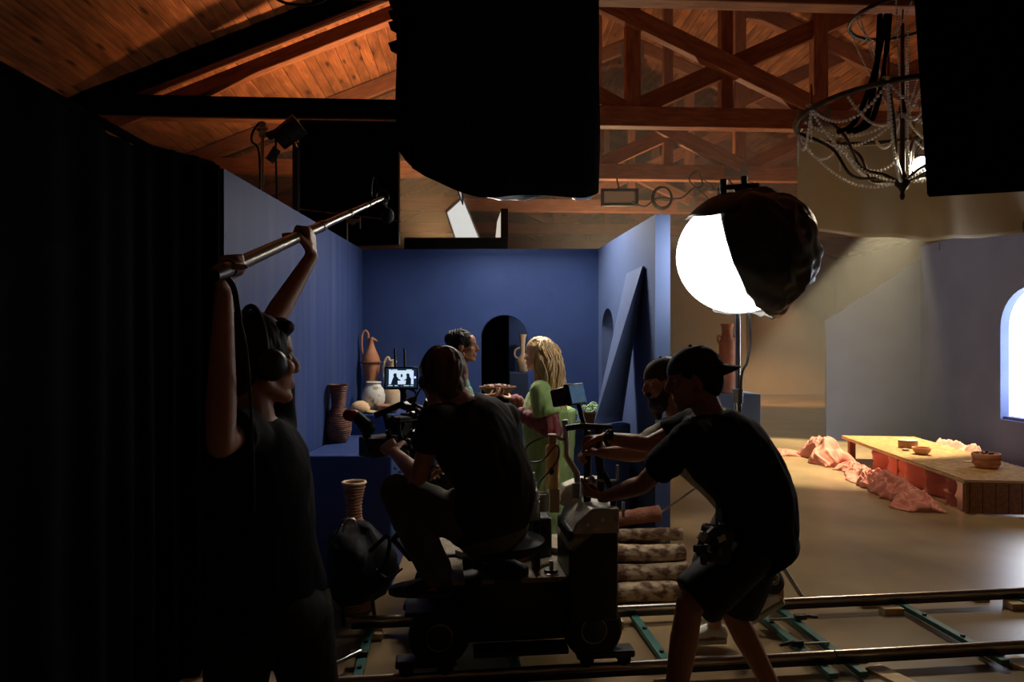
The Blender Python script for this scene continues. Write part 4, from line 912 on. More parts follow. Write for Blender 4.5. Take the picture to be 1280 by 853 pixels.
for a in (-.375, .345):
    for n in (-.3, .3):
        s = 1 if n > 0 else -1
        prof = [(.05, -.045), (.125, -.045), (.14, -.03), (.142, 0), (.14, .03), (.125, .045), (.05, .045)]
        Mx = Matrix.Translation(K(a, n + .03 * s, wz)) @ trot.to_4x4() @ Matrix.Rotation(R(90), 4, 'X')
        mb = MB(); mb.lathe(prof, (0, 0, 0), 36); mb.v = [Mx @ v for v in mb.v]; wo = mb.build('wheel', M_RUBBER, D)
        mb = MB(); mb.lathe([(.001, -.05), (.045, -.05), (.06, -.047), (.062, -.04), (.062, .04), (.06, .047), (.045, .05), (.001, .05)], (0, 0, 0), 28); mb.v = [Mx @ v for v in mb.v]; mb.build('hub', mat('hub_dark_metal', (.06, .06, .065), .35, metal=.8), wo)
        mb = MB(); mb.tube([Vector((.06 * math.cos(q), .06 * math.sin(q), .05 * -s)) for q in [2 * math.pi * i / 28 for i in range(28)]], .004, 5, True); mb.v = [Mx @ v for v in mb.v]; mb.build('hub_ring', M_ALU, wo)
        # fork, bogie and its two grooved track wheels
        dbox('wheel_fork', a, n - .05 * s, .36, (.09, .05, .2), M_DOLLY, .01)
        bo = dbox('bogie', a + .06 * (1 if a > 0 else -1), GA * s, .155, (.28, .09, .035), M_DOLLY, .01)
        for da in (-.09, .09):
            c_ = K(a + .06 * (1 if a > 0 else -1) + da, GA * s, .128)
            mb = MB(); mb.lathe([(.001, -.026), (.034, -.026), (.026, -.008), (.026, .008), (.034, .026), (.001, .026)], (0, 0, 0), 20)
            M2 = Matrix.Translation(c_) @ trot.to_4x4() @ Matrix.Rotation(R(90), 4, 'X'); mb.v = [M2 @ v for v in mb.v]; mb.build('track_wheel', M_RUBBER, bo)
        MB().cyl(K(a, GA * s * .94, .16), K(a, GA * s * .94, .24), .03).build('bogie_pin', M_BLKMET, D)
# decks and arms
dbox('deck_plate', -.17, .17, .515, (.52, .34, .024), M_DECK, .004)
dbox('deck_plate', .06, -.19, .515, (.48, .34, .024), M_DECK, .004)
dbox('deck_plate', -.36, -.19, .515, (.2, .34, .024), M_DECK, .004)
dbox('deck_plate', .24, .17, .515, (.2, .34, .024), M_DECK, .004)
for a0, n0, a1, n1 in ((-.28, -.02, -.05, .12), (.08, .14, .28, -.04)):
    MB().beam(K(a0, n0, .545), K(a1, n1, .545), .06, .03).build('brace_arm', M_DECK, D, bevel=.004)
MB().cyl(K(-.3, .3, .56), K(-.02, .33, .575), .016).build('steel_tube', M_STEEL, D)
MB().cyl(K(-.22, .02, .548), K(-.08, .02, .548), .008).build('steel_tube', M_STEEL, D)
for k in range(3): dbox('steel_step', .12 + .02 * k, .3 - .05 * k, .56 + .012 * k, (.16, .03, .012), M_ALU, .003, Matrix.Rotation(-.25, 3, 'Z'))
kn = MB().cyl(K(.155, -.3, .527), K(.155, -.3, .545), .034, n=20).build('deck_knob', M_BLKMET, D)
MB().cyl(K(.155, -.3, .545), K(.155, -.3, .585), .011).build('knob_stem', M_STEEL, kn)
dbox('knob_plate', .155, -.335, .53, (.055, .02, .008), M_ALU, .001)
MB().cyl(K(.235, -.29, .527), K(.235, -.29, .531), .018, n=20).build('deck_screw', M_STEEL, D)
# seat
MB().cyl(K(-.09, -.32, .5), K(-.09, -.32, .67), .02).build('seat_post', M_BLKMET, D)
MB().box(K(-.06, -.33, .52), (.12, .1, .02), trot).build('seat_foot', M_BLKMET, D)
m = MB().lathe([(.001, 0), (.15, 0), (.175, .02), (.172, .045), (.13, .06), (.001, .062)], K(-.06, -.36, .665), 30); m.build('seat', mat('seat_vinyl', (.008, .008, .009), .5), D)
# control tower with silver top
dbox('control_box', .33, -.28, .55, (.23, .32, .42), M_DOLLY, .012)
p = lambda a, z, n=-.44: K(a, n, z)
MB().prism([p(.205, .68), p(.245, .79), p(.32, .86), p(.45, .86), p(.45, .74), p(.33, .74), p(.235, .665)], tn * .32).build('silver_housing', M_SILVER, D, bevel=.008)
MB().prism([p(.215, .82, -.14), p(.25, .9, -.14), p(.34, .935, -.14), (p(.45, .935, -.14)), p(.45, .8, -.14), p(.25, .8, -.14)], tn * .1).build('silver_housing', M_SILVER, D, bevel=.008)
for a, n in ((.3, -.442), (.37, -.442), (.43, -.442)): MB().cyl(K(a, n, .79 + .02 * (a > .35)), K(a, n - .004, .79 + .02 * (a > .35)), .008, n=10).build('housing_screw', M_CHROME, D)
MB().cyl(K(.41, -.3, .861), K(.41, -.3, .864), .025, n=18).build('filler_cap', M_BLKMET, D)
# push bars
def bar(pts, r=.016, m=M_BLKMET, nm='push_bar'): return MB().tube([K(*q) for q in pts], r, 10).build(nm, m, D)
bar([(.335, -.28, .82), (.335, -.28, 1.2)], .019)
bar([(.405, -.28, .86), (.40, -.29, .98), (.385, -.31, 1.08), (.385, -.31, 1.215)], .02)
bar([(.40, -.33, .76), (.44, -.37, .82), (.435, -.38, .92), (.405, -.33, 1.0)], .016)
bar([(.31, -.2, .86), (.30, -.2, .98), (.255, -.16, 1.06), (.25, -.16, 1.24)], .017, M_ALU)
bar([(.225, -.3, 1.215), (.30, -.3, 1.225), (.45, -.3, 1.215)], .015)
MB().tube([K(.345, -.33, .97), K(.46, -.33, .965), K(.47, -.33, .97), K(.47, -.33, 1.04)], .007, 6).build('brake_lever', M_STEEL, D)
MB().tube([K(.42, -.36, .83), K(.5, -.36, .83)], .006, 6).build('brake_lever', M_STEEL, D)
MB().cyl(K(.49, -.36, .8), K(.49, -.36, .87), .007, n=8).build('lever_tip', M_STEEL, D)
MB().cyl(K(.345, -.33, .955), K(.335, -.33, .985), .022, n=12).build('bar_clamp', M_ALU, D)
MB().cyl(K(.29, -.24, .87), K(.29, -.24, .94), .022, n=12).build('valve', M_ALU, D)
# cup holders
for a, n, z in ((.07, -.26, .82), (.125, -.2, .845)):
    mb = MB(); mb.lathe([(.001, -.045), (.034, -.045), (.036, .04), (.033, .04), (.031, -.038), (.001, -.038)], K(a, n, z), 20); mb.build('cup_holder', M_ALU, D)
MB().cyl(K(.09, -.24, .525), K(.09, -.24, .8), .022).build('cup_holder_post', M_BLKMET, D)
MB().capsule(K(.03, -.14, .56), K(.06, -.12, .575), .03, .03).build('orange_knob', mat('orange_rubber', (.3, .08, .03), .6), D)
# hydraulic arm carrying the camera
MB().beam(K(.12, .02, .66), K(-.42, .06, .96), .1, .1).build('lift_arm', M_DOLLY, D, bevel=.012)
MB().beam(K(.12, .02, .56), K(-.42, .06, .86), .04, .04).build('lift_link', M_DOLLY, D, bevel=.006)
dbox('arm_pivot', .12, .02, .61, (.16, .18, .24), M_DOLLY, .015)
MB().cyl(K(-.45, .06, .84), K(-.45, .06, 1.02), .055).build('camera_mount', M_BLKMET, D)
MB().box(K(-.45, .06, .92), (.16, .14, .16), trot).build('arm_head', M_DOLLY, D, bevel=.015)
bar([(-.3, .02, .52), (-.52, -.1, .56), (-.6, -.12, .66), (-.52, -.1, .73)], .02, M_BLKMET, 'side_rail')
dbox('foot_rest', -.46, -.32, .4, (.14, .2, .02), M_DOLLY, .005)

# ---------------------------------------------------------------- bits on the dolly
c = K(.07, -.26, .782); t = thing('water_bottle', 'clear plastic water bottle standing in the silver cup holder', 'bottle', c)
M_PET = mat('clear_plastic', (.8, .85, .85), .08, trans=.85, spec=.5)
MB().lathe([(.001, 0), (.028, 0), (.03, .01), (.03, .09), (.028, .1), (.03, .11), (.029, .15), (.02, .175), (.0115, .19), (.0115, .2), (.001, .2)], c, 20).build('bottle_body', M_PET, t)
MB().cyl(c + Vector((0, 0, .2)), c + Vector((0, 0, .217)), .014).build('bottle_cap', M_WHITEPANEL, t)
MB().lathe([(.0305, .09), (.031, .092), (.031, .128), (.0305, .13)], c, 20).build('bottle_label', mat('bottle_label_print', (.35, .2, .3), .5, col2=(.75, .72, .7), scale=25), t)
c = K(.185, -.16, .86); t = thing('spray_can', 'yellow cylindrical can hanging at the push bar', 'can', c)
M_YEL = mat('yellow_can', (.85, .58, .22), .45)
MB().lathe([(.001, .04), (.03, .04), (.034, .05), (.034, .24), (.03, .25), (.02, .262), (.001, .262)], c, 22).build('can_body', M_YEL, t)
MB().cyl(c + Vector((0, 0, .262)), c + Vector((0, 0, .31)), .022).build('can_neck', mat('pale_wood_tip', (.55, .38, .2), .6), t)
MB().ell(c + Vector((-.006, -.03, .13)), (.014, .008, .02), None, 12, 8).build('can_emblem', mat('dark_print', (.04, .05, .08), .6), t)
MB().box(c + Vector((.01, 0, -.02)), (.05, .03, .12)).build('wood_handle', MATS['pale_wood_tip'], t, bevel=.004)
MB().cyl(c + Vector((0, 0, .3)), K(.25, -.16, 1.13), .005, n=6).build('hanging_hook', M_STEEL, t)
tag(MB().tube(bez([K(.25, -.17, 1.14), K(.16, -.22, 1.17), K(.05, -.25, 1.13), K(.04, -.25, 1.06), K(.12, -.23, 1.05), K(.2, -.2, 1.12), K(.2, -.22, 1.05), K(.1, -.26, .95), K(.02, -.28, .9), K(.0, -.28, .85)], 8), .0045, 6).build('coiled_cable', mat('grey_cable', (.12, .09, .09), .5)), 'grey cable looping from the push bar in front of the green tunic', 'cable')
c = K(.33, -.28, 1.2)
t = thing('monitor_on_bar', 'small monitor with black hood clamped above the push bar', 'monitor', c)
mc = P(719, 493, c.y - .02); mr = Matrix.Rotation(R(52), 3, 'Z') @ Matrix.Rotation(R(-14), 3, 'X')
MB().tube(bez([c + Vector((0, 0, 0)), c + Vector((-.02, 0, .06)), mc + Vector((.02, 0, -.06)), mc], 6), .012, 8).build('monitor_arm', M_BLKMET, t)
MB().box(mc, (.145, .026, .105), mr).build('monitor_body', M_BLKPLA, t, bevel=.006)
MB().box(mc + mr @ Vector((0, -.0155, 0)), (.125, .002, .085), mr).build('monitor_screen', mat('dim_blue_screen', (.03, .06, .1), .2, emit=(.12, .25, .42), strength=.25, col2=(.1, .16, .2), scale=30), t)
MB().box(mc + mr @ Vector((-.02, .055, .0)), (.09, .09, .085), mr).build('monitor_battery', M_BLKPLA, t, bevel=.008)

# ================================================================ film camera on the dolly arm
CC = K(-.45, .06, 1.02)
t = thing('film_camera', 'black cinema camera rig with cables on the dolly arm', 'camera', CC)
cr = Matrix.Rotation(R(50), 3, 'Z')                      # lens looks to the right and away
def cb(name, off, s, m=M_BLKPLA, bev=.006, parent=None, rot=None): return MB().box(CC + cr @ Vector(off), s, cr if rot is None else cr @ rot).build(name, m, parent or t, bevel=bev)
cb('fluid_head', (0, 0, .035), (.13, .13, .07), M_BLKMET)
body = cb('camera_body', (.02, 0, .17), (.27, .13, .15))
cb('battery_plate', (-.17, 0, .17), (.09, .1, .13))
cb('top_plate', (.02, 0, .26), (.22, .09, .02), M_BLKMET)
MB().tube([CC + cr @ Vector((.15, 0, .17)), CC + cr @ Vector((.22, 0, .17)), CC + cr @ Vector((.24, 0, .17)), CC + cr @ Vector((.33, 0, .17))], [.048, .048, .056, .056], 22).build('lens', M_BLKPLA, t)
MB().box(CC + cr @ Vector((.37, 0, .17)), (.07, .16, .12), cr).build('matte_box', M_BLKPLA, t, bevel=.008)
for s in (-.035, .035): MB().cyl(CC + cr @ Vector((-.25, s, .085)), CC + cr @ Vector((.4, s, .085)), .0075, n=8).build('support_rod', M_ALU, t)
for k in range(7):
    MB().box(CC + cr @ Vector((-.06 + .027 * k, -.068, .2)), (.02, .006, .02), cr).build('side_button', mat('grey_button', (.12, .12, .12), .5), body)
# slanted arm from rig top to the left grip and its red-tipped handle
g0 = P(520, 498, 3.3); g1 = P(468, 520, 3.25)
MB().beam(g0, g1, .03, .03).build('handle_arm', M_BLKMET, t, bevel=.004)
MB().beam(g1 + Vector((.05, 0, .02)), P(486, 540, 3.28), .02, .02).build('handle_arm', M_BLKMET, t, bevel=.004)
gb = P(459, 530, 3.22)
MB().capsule(P(446, 521, 3.2), P(461, 535, 3.2), .028, .034, 14).build('grip_body', M_RUBBER, t)
MB().capsule(P(436, 519, 3.2), P(443, 520, 3.2), .03, .03, 14).build('red_grip_tip', mat('red_rubber', (.32, .012, .016), .5), t)
MB().capsule(P(452, 530, 3.2), P(461, 550, 3.2), .024, .016, 12).build('grip_lever', M_RUBBER, t)
MB().cyl(P(452, 540, 3.18), P(458, 556, 3.18), .004, n=6).build('focus_pin', mat('brass_pin', (.5, .35, .12), .3, metal=.8), t)
cb('power_box', (-.2, .13, .08), (.16, .12, .1), M_BLKMET)
MB().box(P(478, 556, 3.2), (.14, .1, .07), (0, 0, R(12))).build('receiver_box', M_BLKMET, t, bevel=.006)
MB().beam(P(478, 562, 3.2), CC + Vector((0, 0, .05)), .025, .02).build('receiver_bracket', M_BLKMET, t)
# monitor of the operator, facing the back of the set of hands
mz = 3.2
mo_c = P(502, 473, mz); rx = Matrix.Rotation(R(-6), 3, 'X') @ Matrix.Rotation(R(4), 3, 'Z')
MB().box(mo_c, (42 / FPX * mz, .03, 28 / FPX * mz), rx).build('monitor', M_BLKPLA, t, bevel=.004)
mo = bpy.data.objects[[o.name for o in t.children if o.name.startswith('monitor')][-1]]
W_, H_ = 33 / FPX * mz, 20 / FPX * mz
yy = -.0165
MB().box(mo_c + rx @ Vector((0, yy, 0)), (W_ * 1.16, .002, H_ * 1.2), rx).build('screen', mat('screen_dark', (.01, .02, .04), .2, emit=(.02, .06, .12), strength=.3), mo)
MB().box(mo_c + rx @ Vector((.0, yy - .0015, .003)), (W_ * .92, .001, H_ * .86), rx).build('screen_picture', mat('screen_light', (.5, .6, .7), .3, emit=(.62, .78, .95), strength=.85), mo)
def sp(pts, m=None, nm='screen_figure'):
    MB().prism([mo_c + rx @ Vector((x * W_, yy - .003, z * H_)) for x, z in pts], (0, -.0006, 0)).build(nm, m or mat('screen_shadow', (.02, .03, .05), .4, emit=(.01, .03, .06), strength=.3), mo)
sp([(-.38, -.4), (-.33, -.1), (-.28, .08), (-.3, .2), (-.25, .3), (-.17, .26), (-.17, .1), (-.1, -.05), (-.02, -.12), (-.02, -.17), (-.13, -.17), (-.12, -.4)])
sp([(.16, -.4), (.18, -.15), (.1, -.14), (.1, -.2), (.2, -.05), (.2, .12), (.18, .22), (.24, .3), (.31, .24), (.31, .1), (.37, -.05), (.37, -.4)])
sp([(-.02, .05), (.05, .05), (.05, .2), (.015, .27), (-.02, .2)])
for x, w_ in ((-.42, .05), (-.3, .04), (-.2, .05), (.25, .06), (.35, .05)): sp([(x - w_, .48), (x + w_, .48), (x + w_, .53), (x - w_, .53)], MATS['screen_light'], 'screen_readout')
for x, w_ in ((-.4, .08), (-.18, .06), (.2, .1), (.4, .06)): sp([(x - w_, -.5), (x + w_, -.5), (x + w_, -.46), (x - w_, -.46)], MATS['screen_light'], 'screen_readout')
sp([(.0, -.5), (.04, -.5), (.04, -.46), (.0, -.46)], mat('screen_red', (.5, .05, .05), .4, emit=(.9, .1, .08), strength=.6), 'screen_record_mark')
for px in (494, 506): MB().cyl(P(px, 460, mz), P(px - .6, 436, mz), .0065, .0055, n=8).build('antenna', M_BLKPLA, mo)
MB().tube(bez([mo_c + Vector((0, .01, -.05)), P(505, 492, mz), P(507, 505, 3.28), CC + cr @ Vector((0, 0, .26))], 6), .016, 8).build('monitor_arm', M_BLKMET, t)
M_BLKPLA.node_tree.nodes['Principled BSDF'].inputs['Base Color'].default_value = (.006, .006, .007, 1)
for k, pts in enumerate(([(512, 486), (520, 492), (517, 508), (508, 515)], [(505, 512), (522, 508), (540, 522), (546, 545)], [(520, 540), (532, 530), (545, 540), (540, 560), (520, 570)], [(492, 520), (486, 536), (492, 560), (500, 585)], [(510, 560), (512, 580), (520, 595), (505, 600)], [(500, 505), (528, 515), (552, 520), (570, 530)])):
    MB().tube(bez([P(x, y, 3.17 + .02 * (k % 3)) for x, y in pts], 8), .0065, 6).build('cable', M_RUBBER, t)
for px, py, col in ((575, 533, (.3, .3, .9)), (557, 530, (.25, .35, .8))):
    MB().ell(P(px - 22, py, 3.22), (.004, .004, .004), None, 8, 6).build('status_light', mat('blue_led', (.2, .2, .8), .4, emit=(.35, .35, 1), strength=2.0), t)
for k in range(9):
    MB().cyl(P(492 + (k % 3) * 6, 560 + k * 4.2, 3.12), P(496 + (k % 3) * 6, 562 + k * 4.2, 3.12), .006, n=6).build('connector', M_ALU, t)

random.seed(11)
for k in range(16):                                      # receivers, clamps and boxes crowding the rig
    px, py = random.uniform(484, 560), random.uniform(502, 575); q = random.uniform(.018, .04)
    MB().box(P(px, py, random.uniform(3.15, 3.3)), (q * 1.4, q, q), (random.random() * .6, random.random() * .5, random.random())).build('rig_module', M_BLKPLA if k % 3 else M_BLKMET, t, bevel=.004)
for k in range(7):
    c_ = P(random.uniform(495, 560), random.uniform(508, 570), 3.14); MB().tube([c_ - Vector((0, .02, 0)), c_ + Vector((0, .012, 0))], [.013, .013], 12).build('rig_knob', M_BLKMET, t)
for k in range(8):
    a_ = Vector((random.uniform(488, 560), random.uniform(500, 575), 0)); b_ = Vector((random.uniform(488, 570), random.uniform(520, 590), 0)); m_ = (a_ + b_) / 2 + Vector((random.uniform(-14, 14), random.uniform(0, 18), 0))
    MB().tube(bez([P(a_.x, a_.y, 3.2), P(m_.x, m_.y, 3.13), P(b_.x, b_.y, 3.2)], 8), .0045, 6).build('cable', M_RUBBER, t)

# paint can on the floor beyond the dolly
c = P(546, 690, 3.99); c.z = .0
t = thing('paint_can', 'black tin can with pale rim standing behind the dolly seat', 'can', c)
hcan = 1.6 - (664 - HOR) / (FPX / 3.99)
MB().lathe([(.001, 0), (.075, 0), (.078, .01), (.078, hcan), (.072, hcan), (.07, .05), (.001, .05)], c, 26).build('can_body', M_BLKMET, t)
MB().tube([c + Vector((.078 * math.cos(a), .078 * math.sin(a), hcan)) for a in [2 * math.pi * i / 28 for i in range(28)]], .005, 6, True).build('can_rim', M_ALU, t)

# ================================================================ people
def remesh(mb, name, m, parent, vox=.008, it=4, fold=0, fscale=6, seed=0, stretch=(1, 1, .45)):
    me = mb.mesh(name + '_raw'); o = bpy.data.objects.new(name + '_raw', me); COL.objects.link(o)
    q = o.modifiers.new('r', 'REMESH'); q.mode = 'VOXEL'; q.voxel_size = vox
    if it: s_ = o.modifiers.new('s', 'SMOOTH'); s_.factor = .5; s_.iterations = it
    dg = bpy.context.evaluated_depsgraph_get(); dg.update()
    nm = bpy.data.meshes.new_from_object(o.evaluated_get(dg))
    bpy.data.objects.remove(o); bpy.data.meshes.remove(me)
    if fold:
        st = Vector(stretch); nn = [v.normal.copy() for v in nm.vertices]
        for v, n in zip(nm.vertices, nn):
            p = Vector((v.co.x * st.x, v.co.y * st.y, v.co.z * st.z)) * fscale + Vector((seed, seed * 2.1, 0))
            w_ = noise.noise(p * .6) * .8; p = p + Vector((w_, -w_, w_))
            k = 1 - 2 * abs(noise.noise(p)); k2 = 1 - 2 * abs(noise.noise(p * 2.1))
            v.co += n * fold * (k * .7 + k2 * .35)
    inv = FR[parent.name].inverted(); nm.transform(inv); nm.name = name
    ob = bpy.data.objects.new(name, nm); COL.objects.link(ob); finish(ob, m, 180); ob.parent = parent; FR[ob.name] = FR[parent.name]
    return ob
def basis(fwd, up=(0, 0, 1)):
    f = Vector(fwd).normalized(); x = f.cross(Vector(up)).normalized(); u = x.cross(f); return Matrix((x, f, u)).transposed()  # x right, y forward, z up
def head(mb, c, Bm, s=1.0):
    T = lambda x, y, z: Vector(c) + Bm @ (Vector((x, y, z)) * s)
    E = lambda p, r: mb.ell(T(*p), [q * s for q in r], Bm, 20, 14)
    C = lambda a, b, ra, rb: mb.capsule(T(*a), T(*b), ra * s, rb * s, 12)
    E((0, -.018, .032), (.074, .096, .083)); E((0, .028, -.03), (.06, .06, .08)); E((0, .04, .045), (.058, .05, .05))
    for k in (-1, 1):
        C((.052 * k, -.005, -.055), (.018 * k, .062, -.094), .02, .018); E((.04 * k, .055, -.018), (.024, .026, .022))
        E((.077 * k, -.008, -.008), (.009, .02, .032)); C((.078 * k, -.02, .015), (.08 * k, -.018, -.02), .008, .007)
        C((.01 * k, .083, .03), (.04 * k, .07, .028), .01, .009); E((.011 * k, .098, -.03), (.009, .011, .008))
    E((0, .066, -.098), (.026, .022, .018)); C((0, .086, .018), (0, .108, -.022), .0085, .011)
    C((-.018, .082, -.056), (.018, .082, -.056), .0085, .0085); C((-.014, .081, -.069), (.014, .081, -.069), .009, .009)
    return T
def hand(mb, w_, fdir, pn, side, curl=(35, 45, 30), s=1.0, thumb=.6):
    f = Vector(fdir).normalized(); p = Vector(pn); p = (p - f * p.dot(f)).normalized(); l = f.cross(p) * side     # l towards the thumb
    w_ = Vector(w_); tips = []
    for i, (off, ln) in enumerate(((.03, .07), (.0105, .08), (-.0095, .074), (-.028, .057))):
        k0 = w_ + (f * (.088 - .006 * abs(i - 1)) + l * off) * s
        mb.capsule(w_ + (f * .012 + l * off * .55) * s, k0, .0145 * s, .0115 * s, 8)
        d = f; q = k0; r = .0098
        for j, fr in enumerate((.44, .31, .25)):
            a = R(curl[j] + 4 * i)
            ax_ = f.cross(p).normalized(); d = (Matrix.Rotation(a, 3, ax_) @ d)
            e = q + d * ln * fr * s; mb.capsule(q, e, r * s, (r - .0009) * s, 8); q = e; r -= .0009
        tips.append(q)
    b = w_ + (f * .022 + l * .026) * s; d = (f * .6 + l * .75 + p * .3).normalized(); e = b + d * .045 * s
    mb.capsule(w_ + f * .015 * s, b, .016 * s, .015 * s, 8); mb.capsule(b, e, .0145 * s, .012 * s, 8)
    d = (d + p * thumb + f * .25 - l * .35 * thumb).normalized(); e2 = e + d * .032 * s; mb.capsule(e, e2, .0115 * s, .0105 * s, 8)
    d = (d + p * thumb * .5 - l * .3 * thumb).normalized(); mb.capsule(e2, e2 + d * .026 * s, .0105 * s, .0085 * s, 8)
def torso(mb, pel, chest, neck, hipv, shv, g=0., wid=1., dep=1., low=-.09, bulge=0, back=None, top=True):
    # sections along the spine from below the pelvis to the neck base
    pel, chest, neck = Vector(pel), Vector(chest), Vector(neck); hipv = Vector(hipv).normalized(); shv = Vector(shv).normalized()
    up = (chest - pel).normalized()
    waist = pel.lerp(chest, .42) + (Vector(back) * bulge if back else Vector())
    cen = bez([pel + up * low, pel, waist, chest, neck], 4); n_ = len(cen); secs = []
    W = [(0, .135, .09), (.25, .165, .115), (.5, .15, .11), (.72, .172, .125), (.84, .165, .11), (.93, .1, .08), (1, .062, .06)]
    for i, c_ in enumerate(cen):
        t_ = i / (n_ - 1)
        for (a, wa, da), (b, wb, db) in zip(W, W[1:]):
            if a <= t_ <= b: k = (t_ - a) / (b - a); wv, dv = wa + (wb - wa) * k, da + (db - da) * k
        tg = (cen[min(i + 1, n_ - 1)] - cen[max(i - 1, 0)]).normalized()
        lat = hipv.lerp(shv, t_); lat = (lat - tg * lat.dot(tg)).normalized(); dp = tg.cross(lat)
        if t_ > .9 and not top: wv, dv = wv * 1.0, dv
        secs.append((c_, lat * (wv * wid + g), dp * (dv * dep + g)))
    mb.loft(secs, 22)
M_EYE = mat('eye_white', (.42, .38, .35), .3); M_IRIS = mat('dark_iris', (.02, .012, .01), .2)
def skinmat(n, c, c2): return mat('skin_' + n, c, .5, col2=c2, scale=9, detail=3, spec=.4, bump=.06, bscale=120)
class Person: pass
def person(lab, J, skin, scale=1.0, fem=False, hs=1.0, dep=1.0, wid=1.0, bulge=0, back=None, hands=None, vox=.0065, arm=1.0):
    g = Person(); g.J = J
    base = Vector((J['pel'].x, J['pel'].y, 0)); g.t = thing('person', lab, 'person', base); mb = MB()
    Bm = basis(J['fwd'], J.get('up', (0, 0, 1))); g.Bm = Bm; g.hs = hs
    g.H = head(mb, J['head'], Bm, hs)
    nk = J['neck']; mb.capsule(g.H(0, -.025, -.05), nk, .05 * hs, .058 * hs)
    torso(mb, J['pel'], J['chest'], nk, J['hipR'] - J['hipL'], J['shR'] - J['shL'], -.008, wid, dep, -.02, bulge=bulge, back=back)
    ar = [q * arm for q in ((.046, .038, .037, .026) if not fem else (.038, .032, .031, .022))]
    for sd in 'LR':
        sh, el, wr = J['sh' + sd], J['el' + sd], J['wr' + sd]
        mb.capsule(Vector(J['chest']).lerp(nk, .35), sh, .06, .055); mb.capsule(sh, el, ar[0] + .004, ar[1])
        mid = el.lerp(wr, .3); mb.capsule(el, mid, ar[1], ar[2] + .004); mb.capsule(mid, wr, ar[2] + .003, ar[3])
        hd = (hands or {}).get(sd)
        if hd: hand(mb, wr, hd[0], hd[1], hd[2], *(hd[3:] or ()))
        hp_, kn, an = J['hip' + sd], J['kn' + sd], J['an' + sd]
        mb.capsule(J['pel'], hp_, .075, .075); mb.capsule(hp_, kn, .078, .053)
        mid = kn.lerp(an, .3); bk = (hp_ - kn).cross(an - kn)
        mb.capsule(kn, mid, .05, .054); mb.capsule(mid, an, .054, .036)
        fd = J['ft' + sd]; mb.capsule(an - Vector((0, 0, .03)), an - Vector((0, 0, .05)) + fd * .14, .036, .026)
    g.body = remesh(mb, 'body', skin, g.t, vox, 3)
    for k in (-1, 1):
        e = MB().ell(g.H(.031 * k, .0665, .006), [.012 * hs] * 3, Bm, 12, 8).build('eye', M_EYE, g.t)
        MB().ell(g.H(.032 * k, .0745, .006), [.0058 * hs, .0052 * hs, .0058 * hs], Bm, 10, 8).build('iris', M_IRIS, e)
    return g
def shirt(g, m, sl=.55, g0=.014, hem=.0, fold=.006, wid=1., dep=1., bulge=0, back=None, seed=0, name='tshirt', srad=.016, low=-.06):
    J = g.J; mb = MB(); torso(mb, J['pel'], J['chest'], J['neck'] - (J['neck'] - J['chest']) * .12, J['hipR'] - J['hipL'], J['shR'] - J['shL'], g0, wid, dep, low, bulge, back)
    for sd in 'LR':
        sh, el = J['sh' + sd], J['el' + sd]
        mb.capsule(J['chest'].lerp(J['neck'], .35), sh, .075, .068); e = sh.lerp(el, sl)
        mb.tube([sh.lerp(el, -.05), sh.lerp(el, sl * .5), e, e + (el - sh).normalized() * .004], [.066, .06 + srad * .3, .052 + srad, .05 + srad], 16)
        if sl >= 1:
            wr = J['wr' + sd]; mb.chain([el, el.lerp(wr, .4), el.lerp(wr, .92)], [.05 + srad, .046 + srad, .034 + srad], 12)
    return remesh(mb, name, m, g.t, .01, 5, fold, 9, seed)
def trousers(g, m, frac=1.0, gr=.014, fold=.005, seed=0, name='trousers', flare=.012, cuff=.95):
    J = g.J; mb = MB(); up = (J['chest'] - J['pel']).normalized(); lat = (J['hipR'] - J['hipL']).normalized(); dp = up.cross(lat)
    mb.loft([(J['pel'] + up * h, lat * w_, dp * d_) for h, w_, d_ in ((-.1, .14, .1), (-.03, .178, .132), (.05, .178, .13), (.13, .165, .125))], 20)
    mb.ell(J['pel'] - up * .04, (.15, .15, .1), None, 20, 12)
    for sd in 'LR':
        hp_, kn, an = J['hip' + sd], J['kn' + sd], J['an' + sd]
        if frac <= 1:
            e = hp_.lerp(kn, frac); mb.capsule(J['pel'], hp_, .1, .098); mb.tube([hp_.lerp(kn, -.12), hp_.lerp(kn, .3), hp_.lerp(kn, frac * .75), e], [.1, .1, .085 + flare, .08 + flare], 18)
        else:
            mb.capsule(J['pel'], hp_, .1, .098); mb.chain([hp_, kn], [.1, .07 + gr * .5]); mb.chain([kn, kn.lerp(an, .35), kn.lerp(an, cuff)], [.068 + gr * .5, .066 + gr, .052 + gr])
    return remesh(mb, name, m, g.t, .01, 5, fold, 8, seed)
